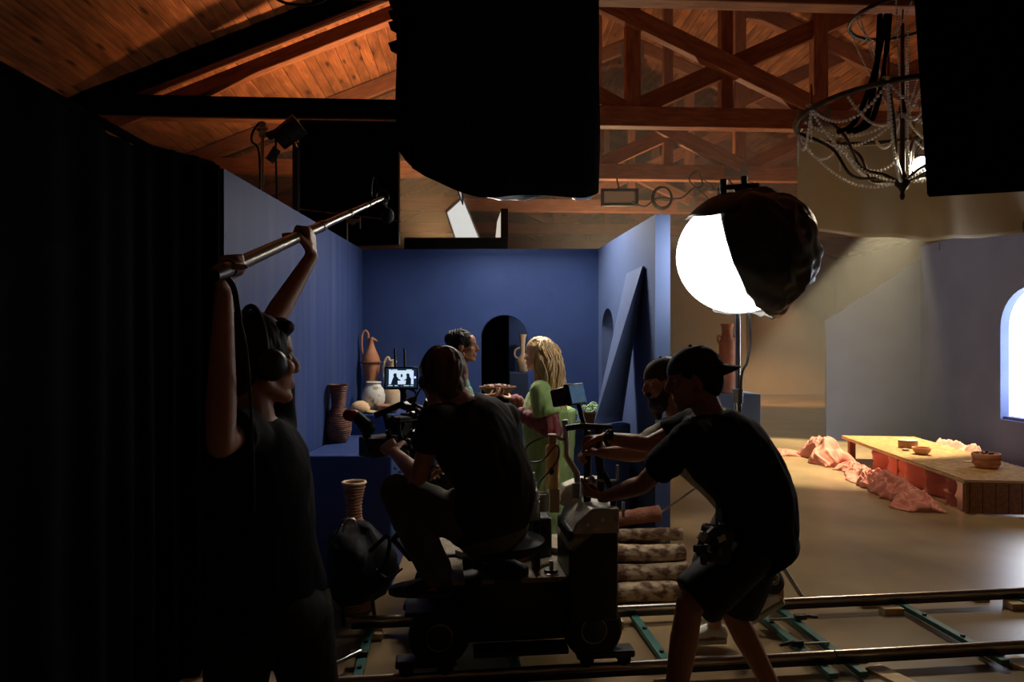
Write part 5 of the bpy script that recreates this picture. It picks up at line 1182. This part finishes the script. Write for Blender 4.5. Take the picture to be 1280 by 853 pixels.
def shoe(g, an, fd, m, sole, pitch=0, s=1.0, name='shoe'):
    fd = Vector(fd); fd.z = 0; fd.normalize(); lat = fd.cross(Vector((0, 0, 1)))
    heel = an - Vector((0, 0, .085)); rot = Matrix.Rotation(-pitch, 3, lat)          # pitch > 0 lifts the heel about the toe
    toe = heel + fd * .2
    T = lambda a, l, z: toe + rot @ (fd * (a - .2) * s + lat * l * s + Vector((0, 0, z * s)))
    mb = MB()
    secs = []
    for a, w_, h0, h1 in ((-.06, .02, .03, .06), (-.05, .032, .02, .085), (-.02, .036, .02, .1), (.03, .036, .02, .1), (.07, .04, .02, .08), (.12, .045, .02, .06), (.17, .044, .02, .048), (.205, .032, .02, .038), (.22, .012, .024, .03)):
        c_ = T(a, 0, (h0 + h1) / 2); secs.append((c_, rot @ (lat * w_ * s), rot @ Vector((0, 0, (h1 - h0) / 2 * s))))
    o = mb.loft(secs, 18).build(name, m, g.t, smooth=180)
    pl = [(-.062, .0), (-.05, .034), (.02, .038), (.12, .048), (.18, .044), (.215, .022), (.225, 0), (.215, -.022), (.18, -.044), (.12, -.048), (.02, -.038), (-.05, -.034)]
    MB().prism([T(a, l, .0) for a, l in pl], rot @ Vector((0, 0, .024 * s))).build('sole', sole, o, bevel=.005)
    return o
def cap(g, m, twist=0):                                  # baseball cap worn backwards
    H, hs = g.H, g.hs
    def fn(u, v):
        a = 2 * math.pi * u; th = R(90) * v
        return H(.083 * math.cos(a) * math.sin(th), -.015 + .106 * math.sin(a) * math.sin(th), .035 + .03 * (1 - v) * 0 + .09 * math.cos(th) + .0)
    o = MB().sheet(fn, 36, 12).build('cap', m, g.t, smooth=180, solid=.004)
    def br(u, v):
        x = (u - .5) * 2; y = -.105 * math.sqrt(max(0, 1 - (x * .8) ** 2)) - .012 - v * .068 * math.sqrt(max(0, 1 - (x * .96) ** 2))
        return H(.068 * x, y, .036 - .024 * v - .016 * x * x)
    MB().sheet(br, 16, 6).build('brim', m, o, smooth=180, solid=.005)
    MB().ell(H(0, -.015, .127), [.008 * hs] * 3, None, 10, 6).build('cap_button', m, o)
    MB().tube([H(.081 * math.cos(a), -.015 + .104 * math.sin(a), .04) for a in [2 * math.pi * i / 36 for i in range(36)]], .007 * hs, 6, True).build('cap_band', m, o)
def hairshell(g, m, low=-.06, front=.06, thick=1.0, seed=0, name='hair', wig=.006, fringe=0):
    H, hs = g.H, g.hs; mb = MB()
    mb.ell(H(0, -.024, .042), [.082 * hs * thick, .1 * hs * thick, .088 * hs * thick], g.Bm, 24, 16)
    mb.ell(H(0, -.062, -.01), [.07 * hs, .055 * hs, .075 * hs], g.Bm, 20, 12)
    for k in (-1, 1): mb.capsule(H(.07 * k, -.01, .05), H(.074 * k, -.025, low + .03), .018 * hs, .012 * hs)
    if fringe: mb.capsule(H(-.03, .062, .09), H(.035, .066, .088), .024 * hs, .02 * hs)
    return remesh(mb, name, m, g.t, .006, 2, wig, 26, seed, (1, 1, .5))
M_SOLE = mat('shoe_sole', (.05, .045, .04), .7); M_WSOLE = mat('white_shoe_sole', (.6, .56, .5), .7); M_DKSHOE = mat('dark_leather_shoe', (.012, .011, .011), .5)
M_TEE = mat('black_cotton', (.004, .004, .005), .9, col2=(.006, .006, .007), scale=12, spec=.15, bump=.15, bscale=60)
M_TEE2 = mat('faded_black_cotton', (.02, .014, .009), .85, col2=(.028, .02, .013), scale=12, spec=.2, bump=.15, bscale=60)
V = Vector

# ---------------------------------------------------------------- boom operator
sk = skinmat('boom', (.42, .19, .115), (.48, .23, .145))
poleA, poleB = P(290, 334, 1.65), P(478, 248, 3.6); pd = (poleB - poleA).normalized()
handR = P(375, 296, 2.2)
plA = lambda y: poleA + pd * ((y - poleA.y) / pd.y)
wL_ = plA(1.68) + Vector((-.034, 0, -.072)); wR_ = plA(2.2) + Vector((.034, 0, -.072))
J = dict(head=P(322, 453, 1.84), fwd=V((.72, .68, .06)), up=V((0, 0, 1)), neck=P(314, 520, 1.83), chest=P(322, 590, 1.85), pel=P(338, 745, 1.86),
         shL=P(296, 538, 1.70), elL=P(276, 556, 1.57), wrL=wL_, shR=P(342, 534, 2.0), elR=P(334, 412, 1.99), wrR=wR_,
         hipL=P(305, 770, 1.8), hipR=P(372, 770, 1.93), knL=V((-.8, 1.86, .5)), knR=V((-.6, 1.98, .5)), anL=V((-.8, 1.8, .09)), anR=V((-.6, 1.92, .09)), ftL=V((.6, .8, 0)), ftR=V((.7, .7, 0)))
g = person('boom operator in black holding a long pole overhead, wearing headphones', J, sk, hs=1.08, dep=1.05, arm=.88,
           hands=dict(L=(V((.1, .1, .97)), V((1, 0, -.1)), -1, (72, 80, 55), 1.0, 2.2), R=(V((-.1, .1, .97)), V((-1, 0, -.1)), 1, (72, 80, 55), 1.05, 2.2)))
shirt(g, M_TEE, .45, seed=1); trousers(g, mat('black_denim', (.006, .006, .008), .8), 2, seed=2)
for sd in 'LR': shoe(g, g.J['an' + sd], g.J['ft' + sd], M_DKSHOE, M_SOLE)
M_BLKHAIR = mat('black_hair', (.008, .006, .006), .65, spec=.2, bump=.5, bscale=60, col2=(.02, .014, .012), scale=40, stretch=(1, 1, .2))
hairshell(g, M_BLKHAIR, seed=3, fringe=1, thick=1.03)
hp_ = MB().tube([g.H(.088 * math.cos(a), -.01, .03 + .115 * math.sin(a)) for a in [math.pi * i / 16 for i in range(17)]], .008, 8).build('headphone_band', M_BLKPLA, g.t)
for k in (-1, 1):
    o = MB().tube([g.H(.078 * k, -.005, -.005), g.H(.1 * k, -.005, -.005), g.H(.112 * k, -.005, -.005)], [.042, .044, .032], 20).build('ear_cup', M_BLKPLA, g.t, smooth=60)
t = thing('boom_pole', 'telescopic boom pole with a small microphone, held over the set', 'boom pole', poleA)
pp = lambda k: poleA.lerp(poleB, k)
st = poleA - pd * .06
for k0, k1, r in ((0, .40, .019), (.40, .62, .0155), (.62, .82, .0135), (.82, 1.0, .012)):
    MB().cyl(pp(k0) if k0 else st, pp(k1), r, n=14).build('pole_section', mat('grey_carbon_tube', (.2, .17, .12), .3, metal=.7, col2=(.14, .12, .09), scale=8), t)
for k, r in ((.40, .021), (.62, .018), (.82, .016), (.0, .022)): MB().cyl(pp(k) - pd * .02, pp(k) + pd * .02, r, n=14).build('locking_collar', M_BLKPLA, t)
MB().cyl(st, st - pd * .05, .022, .016, n=14).build('pole_end', M_BLKPLA, t)
mt = MB().tube([poleB + V((.035 * math.cos(a), 0, .035 * math.sin(a) + .01)) for a in [2 * math.pi * i / 18 for i in range(18)]], .005, 6, True).build('shock_mount', M_BLKMET, t)
MB().cyl(poleB, poleB + V((.02, 0, -.03)), .014).build('swivel', M_STEEL, mt)
MB().cyl(poleB + V((.015, 0, -.02)), poleB + V((.025, 0, -.06)), .007).build('mic_stem', M_STEEL, t)
MB().ell(poleB + V((.028, 0, -.095)), (.036, .036, .045), None, 18, 12).build('mic_foam', M_RUBBER, t)
MB().tube(bez([poleB + V((0, 0, .02)), poleB + V((-.05, .02, .12)), poleB + V((-.06, 0, .02)), poleB + V((-.02, 0, -.02))], 6), .004, 5).build('mic_cable', M_RUBBER, t)
MB().tube(bez([st, P(292, 360, 1.62), P(298, 392, 1.62), P(308, 440, 1.63), P(314, 520, 1.64), P(318, 640, 1.64)], 8), [.008 if i < 18 else .0045 for i in range(41)], 6).build('signal_cable', M_RUBBER, t)

# ---------------------------------------------------------------- camera operator on the dolly
sk = skinmat('operator', (.5, .25, .14), (.56, .3, .18))
J = dict(head=P(551, 475, 2.92), fwd=V((-.62, .75, -.16)), up=V((-.12, .1, 1)), neck=P(573, 498, 2.9), chest=P(592, 542, 2.92), pel=P(610, 650, 2.95),
         shL=P(543, 526, 2.78), elL=P(524, 596, 2.8), wrL=P(493, 566, 3.0), shR=P(632, 522, 3.06), elR=P(606, 610, 3.2), wrR=P(566, 585, 3.28),
         hipL=P(585, 654, 2.88), hipR=P(634, 654, 3.02), knL=P(497, 614, 2.9), knR=P(548, 634, 3.22), anL=P(548, 716, 2.87), anR=P(606, 690, 3.16), ftL=V((-.97, .1, 0)), ftR=V((.8, -.3, 0)))
J['anR'].z = .62; J['anL'].z = .60
g = person('camera operator in dark t-shirt hunched on the dolly seat', J, sk, hs=1.07, bulge=.08, back=V((.75, -.65, .15)), wid=1.05, dep=1.06,
           hands=dict(L=(V((-.55, .75, .35)), V((.3, .4, -.85)), -1, (40, 45, 30), 1.05), R=(V((-.8, .4, .0)), V((0, 0, -1)), 1, (40, 45, 30))))
shirt(g, M_TEE2, .5, .02, seed=5, bulge=.08, back=V((.75, -.65, .15)), wid=1.12, dep=1.12, fold=.009)
trousers(g, mat('olive_trousers', (.09, .085, .06), .85, col2=(.12, .11, .08), scale=10, bump=.15), 2, seed=6, fold=.008)
for sd in 'LR': shoe(g, g.J['an' + sd], g.J['ft' + sd], M_DKSHOE, M_SOLE)
hairshell(g, mat('brown_hair', (.07, .036, .018), .55, bump=.6, bscale=50, col2=(.16, .09, .045), scale=40, stretch=(1, 1, .2)), low=-.07, seed=8, thick=1.05, wig=.008)
MB().tube([g.H(.095 * math.cos(a), -.02, .03 + .11 * math.sin(a)) for a in [math.pi * i / 16 for i in range(17)]], .006, 8).build('headset_band', M_BLKPLA, g.t)
for k in (-1, 1): MB().tube([g.H(.08 * k, -.01, -.005), g.H(.1 * k, -.01, -.005)], [.03, .028], 16).build('headset_cup', M_BLKPLA, g.t)
MB().tube(bez([g.H(-.095, 0, -.02), g.H(-.105, .05, -.07), g.H(-.08, .1, -.09)], 8), .004, 6).build('headset_boom', M_BLKPLA, g.t)
MB().ell(g.H(-.078, .102, -.09), (.013, .013, .013), None, 10, 8).build('headset_mic', M_RUBBER, g.t)
MB().ell(g.H(-.104, .03, .02), (.005, .005, .005), None, 8, 6).build('headset_light', MATS['blue_led'], g.t)

# ---------------------------------------------------------------- woman with hoop earrings
sk = skinmat('earring', (.36, .155, .08), (.42, .19, .1))
J = dict(head=P(580, 434, 4.65), fwd=V((1, -.12, .03)), up=V((0, 0, 1)), neck=P(576, 472, 4.65), chest=P(572, 510, 4.65), pel=P(572, 600, 4.65),
         shL=P(576, 480, 4.82), elL=P(588, 530, 4.83), wrL=P(612, 494, 4.73), shR=P(574, 482, 4.48), elR=P(582, 535, 4.45), wrR=P(606, 496, 4.54),
         hipL=P(572, 604, 4.73), hipR=P(572, 604, 4.57), knL=V((-.38, 4.73, .48)), knR=V((-.38, 4.57, .48)), anL=V((-.4, 4.73, .09)), anR=V((-.4, 4.57, .09)), ftL=V((1, 0, 0)), ftR=V((1, 0, 0)))
g = person('woman with dark braided updo, hoop earrings and green robe facing the blonde woman', J, sk, fem=True, hs=.95, wid=.88, dep=.9,
           hands=dict(L=(V((.9, -.2, .1)), V((0, -.3, 1)), 1, (25, 30, 20), .9), R=(V((.9, .2, .1)), V((0, .3, 1)), -1, (25, 30, 20), .9)))
mrobe = mat('teal_robe', (.03, .14, .09), .8, col2=(.05, .2, .12), scale=8, sheen=.2)
mb = MB(); torso(mb, J['pel'], J['chest'], J['neck'] - V((0, 0, .055)), J['hipR'] - J['hipL'], J['shR'] - J['shL'], .014, .92, .98)
mb.loft([(V((-.4, 4.65, z)), V((0, w_, 0)), V((d_, 0, 0))) for z, w_, d_ in ((.06, .24, .2), (.4, .21, .18), (.75, .18, .15), (.95, .165, .13))], 22)
for sd in 'LR': mb.chain([J['chest'].lerp(J['neck'], .35), J['sh' + sd], J['el' + sd], J['el' + sd].lerp(J['wr' + sd], .6)], [.06, .062, .056, .05])
remesh(mb, 'robe', mrobe, g.t, .011, 4, .008, 8, 4)
for sd in 'LR': shoe(g, g.J['an' + sd], g.J['ft' + sd], mat('leather_sandal', (.2, .1, .05), .6), M_SOLE)
o = hairshell(g, M_BLKHAIR, low=.0, seed=9, thick=1.0, wig=.007)
mb = MB(); mb.ell(g.H(0, -.1, .06), (.05, .045, .05), g.Bm, 18, 12)
for k in range(5): mb.tube([g.H(.07 * math.cos(a) , -.02 - .02 * k, .05 + (.085 - .004 * k) * math.sin(a)) for a in [R(15) + R(150) * i / 12 for i in range(13)]], .009, 7)
mb.build('braids', M_BLKHAIR, o, smooth=180)
MB().tube([g.H(.08, -.012, -.058) + V((.024 * math.cos(a), .004, .024 * math.sin(a))) for a in [2 * math.pi * i / 22 for i in range(22)]], .0032, 6, True).build('hoop_earring', mat('gold', (.7, .5, .22), .25, metal=1), g.t)
MB().tube([g.H(-.08, -.012, -.058) + V((.024 * math.cos(a), .004, .024 * math.sin(a))) for a in [2 * math.pi * i / 22 for i in range(22)]], .0032, 6, True).build('hoop_earring', MATS['gold'], g.t)
MB().capsule(g.H(-.016, .0865, -.0625), g.H(.016, .0865, -.0625), .006, .006, 8).build('lips', mat('lips', (.25, .06, .05), .4), g.t)

# ---------------------------------------------------------------- blonde woman in the green tunic
sk = skinmat('blonde', (.62, .36, .25), (.68, .42, .3))
J = dict(head=P(672, 444, 4.76), fwd=V((-.86, .5, .02)), up=V((0, 0, 1)), neck=P(677, 482, 4.76), chest=P(680, 520, 4.76), pel=P(683, 610, 4.76),
         shL=P(675, 489, 4.60), elL=P(690, 537, 4.54), wrL=P(648, 516, 4.62), shR=P(682, 486, 4.94), elR=P(672, 535, 5.02), wrR=P(643, 498, 4.96),
         hipL=P(683, 614, 4.68), hipR=P(683, 614, 4.84), knL=V((.23, 4.68, .48)), knR=V((.25, 4.84, .48)), anL=V((.26, 4.68, .09)), anR=V((.28, 4.84, .09)), ftL=V((-1, .3, 0)), ftR=V((-1, .3, 0)))
g = person('blonde woman in green tunic with burgundy sleeves, seen from behind', J, sk, fem=True, hs=.98, wid=.9, dep=.92,
           hands=dict(L=(V((-.9, .3, .05)), V((.1, .2, 1)), -1, (20, 25, 15), .9), R=(V((-.95, .1, .1)), V((0, 0, 1)), 1, (20, 25, 15), .9)))
mtun = mat('green_tunic', (.28, .44, .13), .75, col2=(.36, .52, .18), scale=7, sheen=.3, bump=.15, bscale=30)
mb = MB(); nk2 = J['neck'] - V((0, 0, .05)); torso(mb, J['pel'], J['chest'], nk2, J['hipR'] - J['hipL'], J['shR'] - J['shL'], .022, .95, 1.02)
lat = (J['shR'] - J['shL']).normalized(); fw = V((-lat.y, lat.x, 0)); lat.z = 0
mb.loft([(V((.245 + .02 * k, 4.76, z)), lat * w_, fw * d_) for k, (z, w_, d_) in enumerate(((.1, .27, .155), (.4, .24, .15), (.75, .21, .145), (1.0, .185, .14), (1.15, .17, .13)))][::1], 24)
for sd in 'LR':
    sh, el = J['sh' + sd], J['el' + sd]
    mb.chain([J['neck'] - V((0, 0, .05)), J['neck'].lerp(sh, .6) - V((0, 0, .02)), sh + V((0, 0, .0))], [.06, .066, .068])
    mb.tube([sh.lerp(el, -.12), sh.lerp(el, .15), sh.lerp(el, .4), sh.lerp(el, .62)], [.058, .068, .078, .09], 20)
remesh(mb, 'tunic', mtun, g.t, .0095, 3, .02, 11, 11, (1, 1, .25))
mslv = mat('burgundy_velvet', (.16, .012, .018), .6, col2=(.24, .02, .03), scale=14, sheen=.5, bump=.2, bscale=40)
for sd in 'LR':
    mb = MB(); mb.chain([J['sh' + sd], J['sh' + sd].lerp(J['el' + sd], .7), J['el' + sd], J['el' + sd].lerp(J['wr' + sd], .5), J['el' + sd].lerp(J['wr' + sd], .93)], [.055, .066, .068, .055, .042])
    remesh(mb, 'sleeve', mslv, g.t, .008, 3, .014, 15, 3)
MB().tube([J['neck'] + V((.075 * math.cos(a), .07 * math.sin(a), -.035)) for a in [2 * math.pi * i / 24 for i in range(24)]], .008, 7, True).build('collar', mslv, g.t)
for sd in 'LR': shoe(g, g.J['an' + sd], g.J['ft' + sd], MATS['leather_sandal'], M_SOLE)
M_BLOND = mat('blond_hair', (.5, .32, .14), .42, col2=(.78, .57, .3), scale=30, stretch=(1, 1, .3), spec=.5)
o = hairshell(g, M_BLOND, low=-.06, seed=12, thick=1.06, wig=.009)
random.seed(5); mb = MB()
for k in range(300):
    a = random.uniform(-2.3, 2.3); r0 = random.uniform(.55, 1.05)                   # angle round the back of the head
    el_ = random.uniform(0, 1) ** .7                                               # start: 0 crown, 1 ear level
    p0 = g.H(.083 * math.sin(a) * (.25 + .75 * el_), -.02 - .1 * math.cos(a * .75) * (.2 + .8 * el_), .13 - .095 * el_ ** 1.6)
    Lh = random.uniform(.4, .78) * (1 if abs(a) < 1.1 else .6); out = g.Bm @ V((math.sin(a), -math.cos(a * .75), 0))
    ph = a * 2.2 + random.uniform(-.5, .5); pts = []
    for i in range(17):
        q = i / 16; z = p0.z - Lh * q ** 1.15; fall = min(1, q * 4)
        sp_ = (.055 * fall * (1 - .6 * el_) + .03 * math.sin(min(1, q * 1.6) * math.pi)) * r0
        base = V((p0.x, p0.y, z)) + out * sp_ + V((.07, -.015, 0)) * q ** .9
        base += (g.Bm @ V((math.sin(q * 13 + ph), .7 * math.cos(q * 13 + ph), 0))) * .016 * min(1, q * 2.5)
        pts.append(base)
    mb.tube(pts, [.0062 * (1.1 - .8 * abs(i / 16 - .35)) for i in range(17)], 5)
mb.build('wavy_locks', M_BLOND, o, smooth=180)

# tray held between the two women
c = P(622, 484, 4.76); t = thing('carved_tray', 'dark tray of beaded fruit held between the two women', 'tray', c)
MB().loft([(c + V((0, 0, z)), (.13 * k, 0, 0), (0, .1 * k, 0)) for z, k in ((-.05, .55), (-.035, .75), (-.005, .98), (0, 1), (.003, .96), (-.012, .9))], 28).build('tray_body', M_DKWOOD, t)
MB().tube([c + V((.13 * math.cos(a), .1 * math.sin(a), .0)) for a in [2 * math.pi * i / 32 for i in range(32)]], .007, 6, True).build('tray_rim', M_DKWOOD, t)
for m_, off in ((mat('pale_berry', (.6, .42, .38), .4), 0), (mat('dark_berry', (.12, .02, .02), .35), 1)):
    mb = MB()
    for k in range(16):
        a = 2.4 * (2 * k + off); r = math.sqrt((2 * k + off + .5) / 33)
        mb.ell(c + V((.1 * r * math.cos(a), .075 * r * math.sin(a), .004 + .012 * (1 - r))), (.011, .011, .011), None, 8, 6)
    struct(mb.build('berries', m_, t), kind='stuff')

# ---------------------------------------------------------------- grip pushing the dolly (near)
sk = skinmat('grip', (.34, .15, .09), (.4, .185, .11))
J = dict(head=P(866, 474, 2.68), fwd=V((-.97, .12, -.2)), up=V((-.18, 0, 1)), neck=P(884, 512, 2.68), chest=P(898, 552, 2.68), pel=P(946, 668, 2.68),
         shL=P(862, 549, 2.50), elL=P(803, 606, 2.72), wrL=P(757, 621, 2.96), shR=P(874, 526, 2.87), elR=P(812, 556, 2.92), wrR=P(757, 547, 3.07),
         hipL=P(938, 690, 2.58), hipR=P(946, 690, 2.78), knL=P(862, 756, 2.52), knR=P(915, 764, 2.84), anL=P(838, 908, 2.6), anR=P(968, 900, 2.78), ftL=V((-1, .05, 0)), ftR=V((-1, .05, 0)))
J['anL'].z = .1; J['anR'].z = .14
g = person('grip in black t-shirt, shorts and backward cap pushing the dolly', J, sk, hs=1.05, bulge=.05, back=V((.75, -.1, .6)), wid=1.02, dep=1.1,
           hands=dict(L=(V((-.75, .55, -.05)), V((-.35, .4, .3)), -1, (68, 72, 45), 1.05), R=(V((-.85, .45, -.05)), V((-.1, .05, -1)), 1, (55, 65, 45), 1.05)))
shirt(g, M_TEE, .62, .02, seed=15, bulge=.06, back=V((.75, -.1, .6)), wid=1.1, dep=1.2, fold=.008, low=-.1)
trousers(g, mat('black_shorts_cloth', (.006, .006, .008), .8), .93, seed=16, name='shorts', flare=.02)
for sd in 'LR': shoe(g, g.J['an' + sd], g.J['ft' + sd], M_DKSHOE, M_SOLE, .1 if sd == 'R' else 0)
cap(g, mat('dark_cap_cloth', (.018, .015, .011), .8))
hairshell(g, M_BLKHAIR, low=-.04, seed=18, thick=.96, wig=.003)
# watch and tool pouch
wq = J['wrR'] + (J['elR'] - J['wrR']).normalized() * .02; wd = (J['elR'] - J['wrR']).normalized(); wx = wd.orthogonal().normalized(); wy = wd.cross(wx)
o = MB().tube([wq + (wx * math.cos(a) + wy * math.sin(a)) * .033 for a in [2 * math.pi * i / 20 for i in range(20)]], .009, 6, True).build('watch_strap', M_RUBBER, g.t)
MB().tube([wq + V((0, -.03, .012)), wq + V((0, -.042, .016))], [.02, .018], 16).build('watch_case', M_BLKPLA, o)
c = P(888, 684, 2.42)
o = MB().box(c + V((.03, .04, 0)), (.1, .09, .13), (0, R(15), R(20))).build('tool_pouch', mat('pouch_nylon', (.01, .01, .011), .7), g.t, bevel=.015)
for k, (dx, dz, m_) in enumerate(((-.035, .045, M_ALU), (.0, .06, M_BLKMET), (.03, .04, M_ALU), (-.05, .0, M_BLKMET), (-.015, .0, M_ALU), (.02, -.01, M_BLKMET), (-.03, -.04, M_BLKMET), (.035, .075, M_BLKMET))):
    MB().box(c + V((dx, -.02, dz)), (.026, .022, .034), (0, R(30 + 20 * k), R(10 * k))).build('tool_clip', m_, o, bevel=.003)

# ---------------------------------------------------------------- second grip behind him
sk = skinmat('bearded', (.5, .25, .15), (.56, .3, .19))
J = dict(head=P(829, 478, 3.36), fwd=V((-.97, -.05, -.22)), up=V((-.22, 0, 1)), neck=P(846, 518, 3.38), chest=P(862, 552, 3.42), pel=P(928, 622, 3.5),
         shL=P(834, 540, 3.24), elL=P(798, 568, 3.14), wrL=P(752, 566, 3.1), shR=P(850, 530, 3.58), elR=P(800, 560, 3.6), wrR=P(758, 552, 3.35),
         hipL=P(926, 636, 3.42), hipR=P(932, 636, 3.58), knL=P(884, 705, 3.45), knR=P(944, 700, 3.66), anL=P(893, 772, 3.5), anR=P(972, 738, 3.72), ftL=V((-1, 0, 0)), ftR=V((-1, -.05, 0)))
J['anL'].z = .115
g = person('bearded grip in khaki shirt and backward cap behind the other, pushing too', J, sk, hs=1.0, bulge=.04, back=V((.75, -.1, .6)),
           hands=dict(L=(V((-.9, .2, .0)), V((-.1, .1, -1)), -1, (45, 55, 40), 1.0), R=(V((-.9, -.3, 0)), V((0, 0, -1)), 1, (45, 55, 40))))
shirt(g, mat('khaki_cotton', (.2, .17, .11), .85, col2=(.25, .21, .14), scale=10, bump=.15), .75, .016, seed=21, fold=.007, dep=1.1)
trousers(g, mat('dark_work_trousers', (.012, .012, .014), .8), 2, seed=22, cuff=.74)
M_SNEAK = mat('white_sneaker', (.78, .73, .64), .7, col2=(.84, .8, .7), scale=10)
shoe(g, J['anL'], J['ftL'], M_SNEAK, M_WSOLE, 0, 1.02, 'sneaker'); 
an2 = J['anR'].copy(); an2.z = .115
shoe(g, an2, J['ftR'], M_SNEAK, M_WSOLE, R(28), 1.05, 'sneaker')
cap(g, mat('olive_cap_cloth', (.06, .05, .03), .85)); hairshell(g, mat('dark_brown_hair', (.02, .012, .008), .5), low=-.05, seed=24, thick=.95, wig=.003)
mb = MB(); H = g.H; mb.ell(H(0, .055, -.1), (.05, .045, .05), g.Bm, 18, 12); mb.capsule(H(0, .06, -.1), H(0, .065, -.165), .04, .018)
for k in (-1, 1): mb.capsule(H(.062 * k, .0, -.03), H(.045 * k, .04, -.09), .018, .03)
mb.capsule(H(-.025, .092, -.045), H(.025, .092, -.045), .011, .011)
remesh(mb, 'beard', mat('dark_beard', (.03, .016, .01), .6), g.t, .006, 2, .006, 30, 3)
c = P(968, 724, 3.55); o = MB().tube([c + V((.018 * math.cos(a), 0, .026 * math.sin(a))) for a in [2 * math.pi * i / 16 for i in range(16)]], .01, 7, True).build('tape_roll', mat('grey_tape', (.3, .27, .2), .5), g.t)
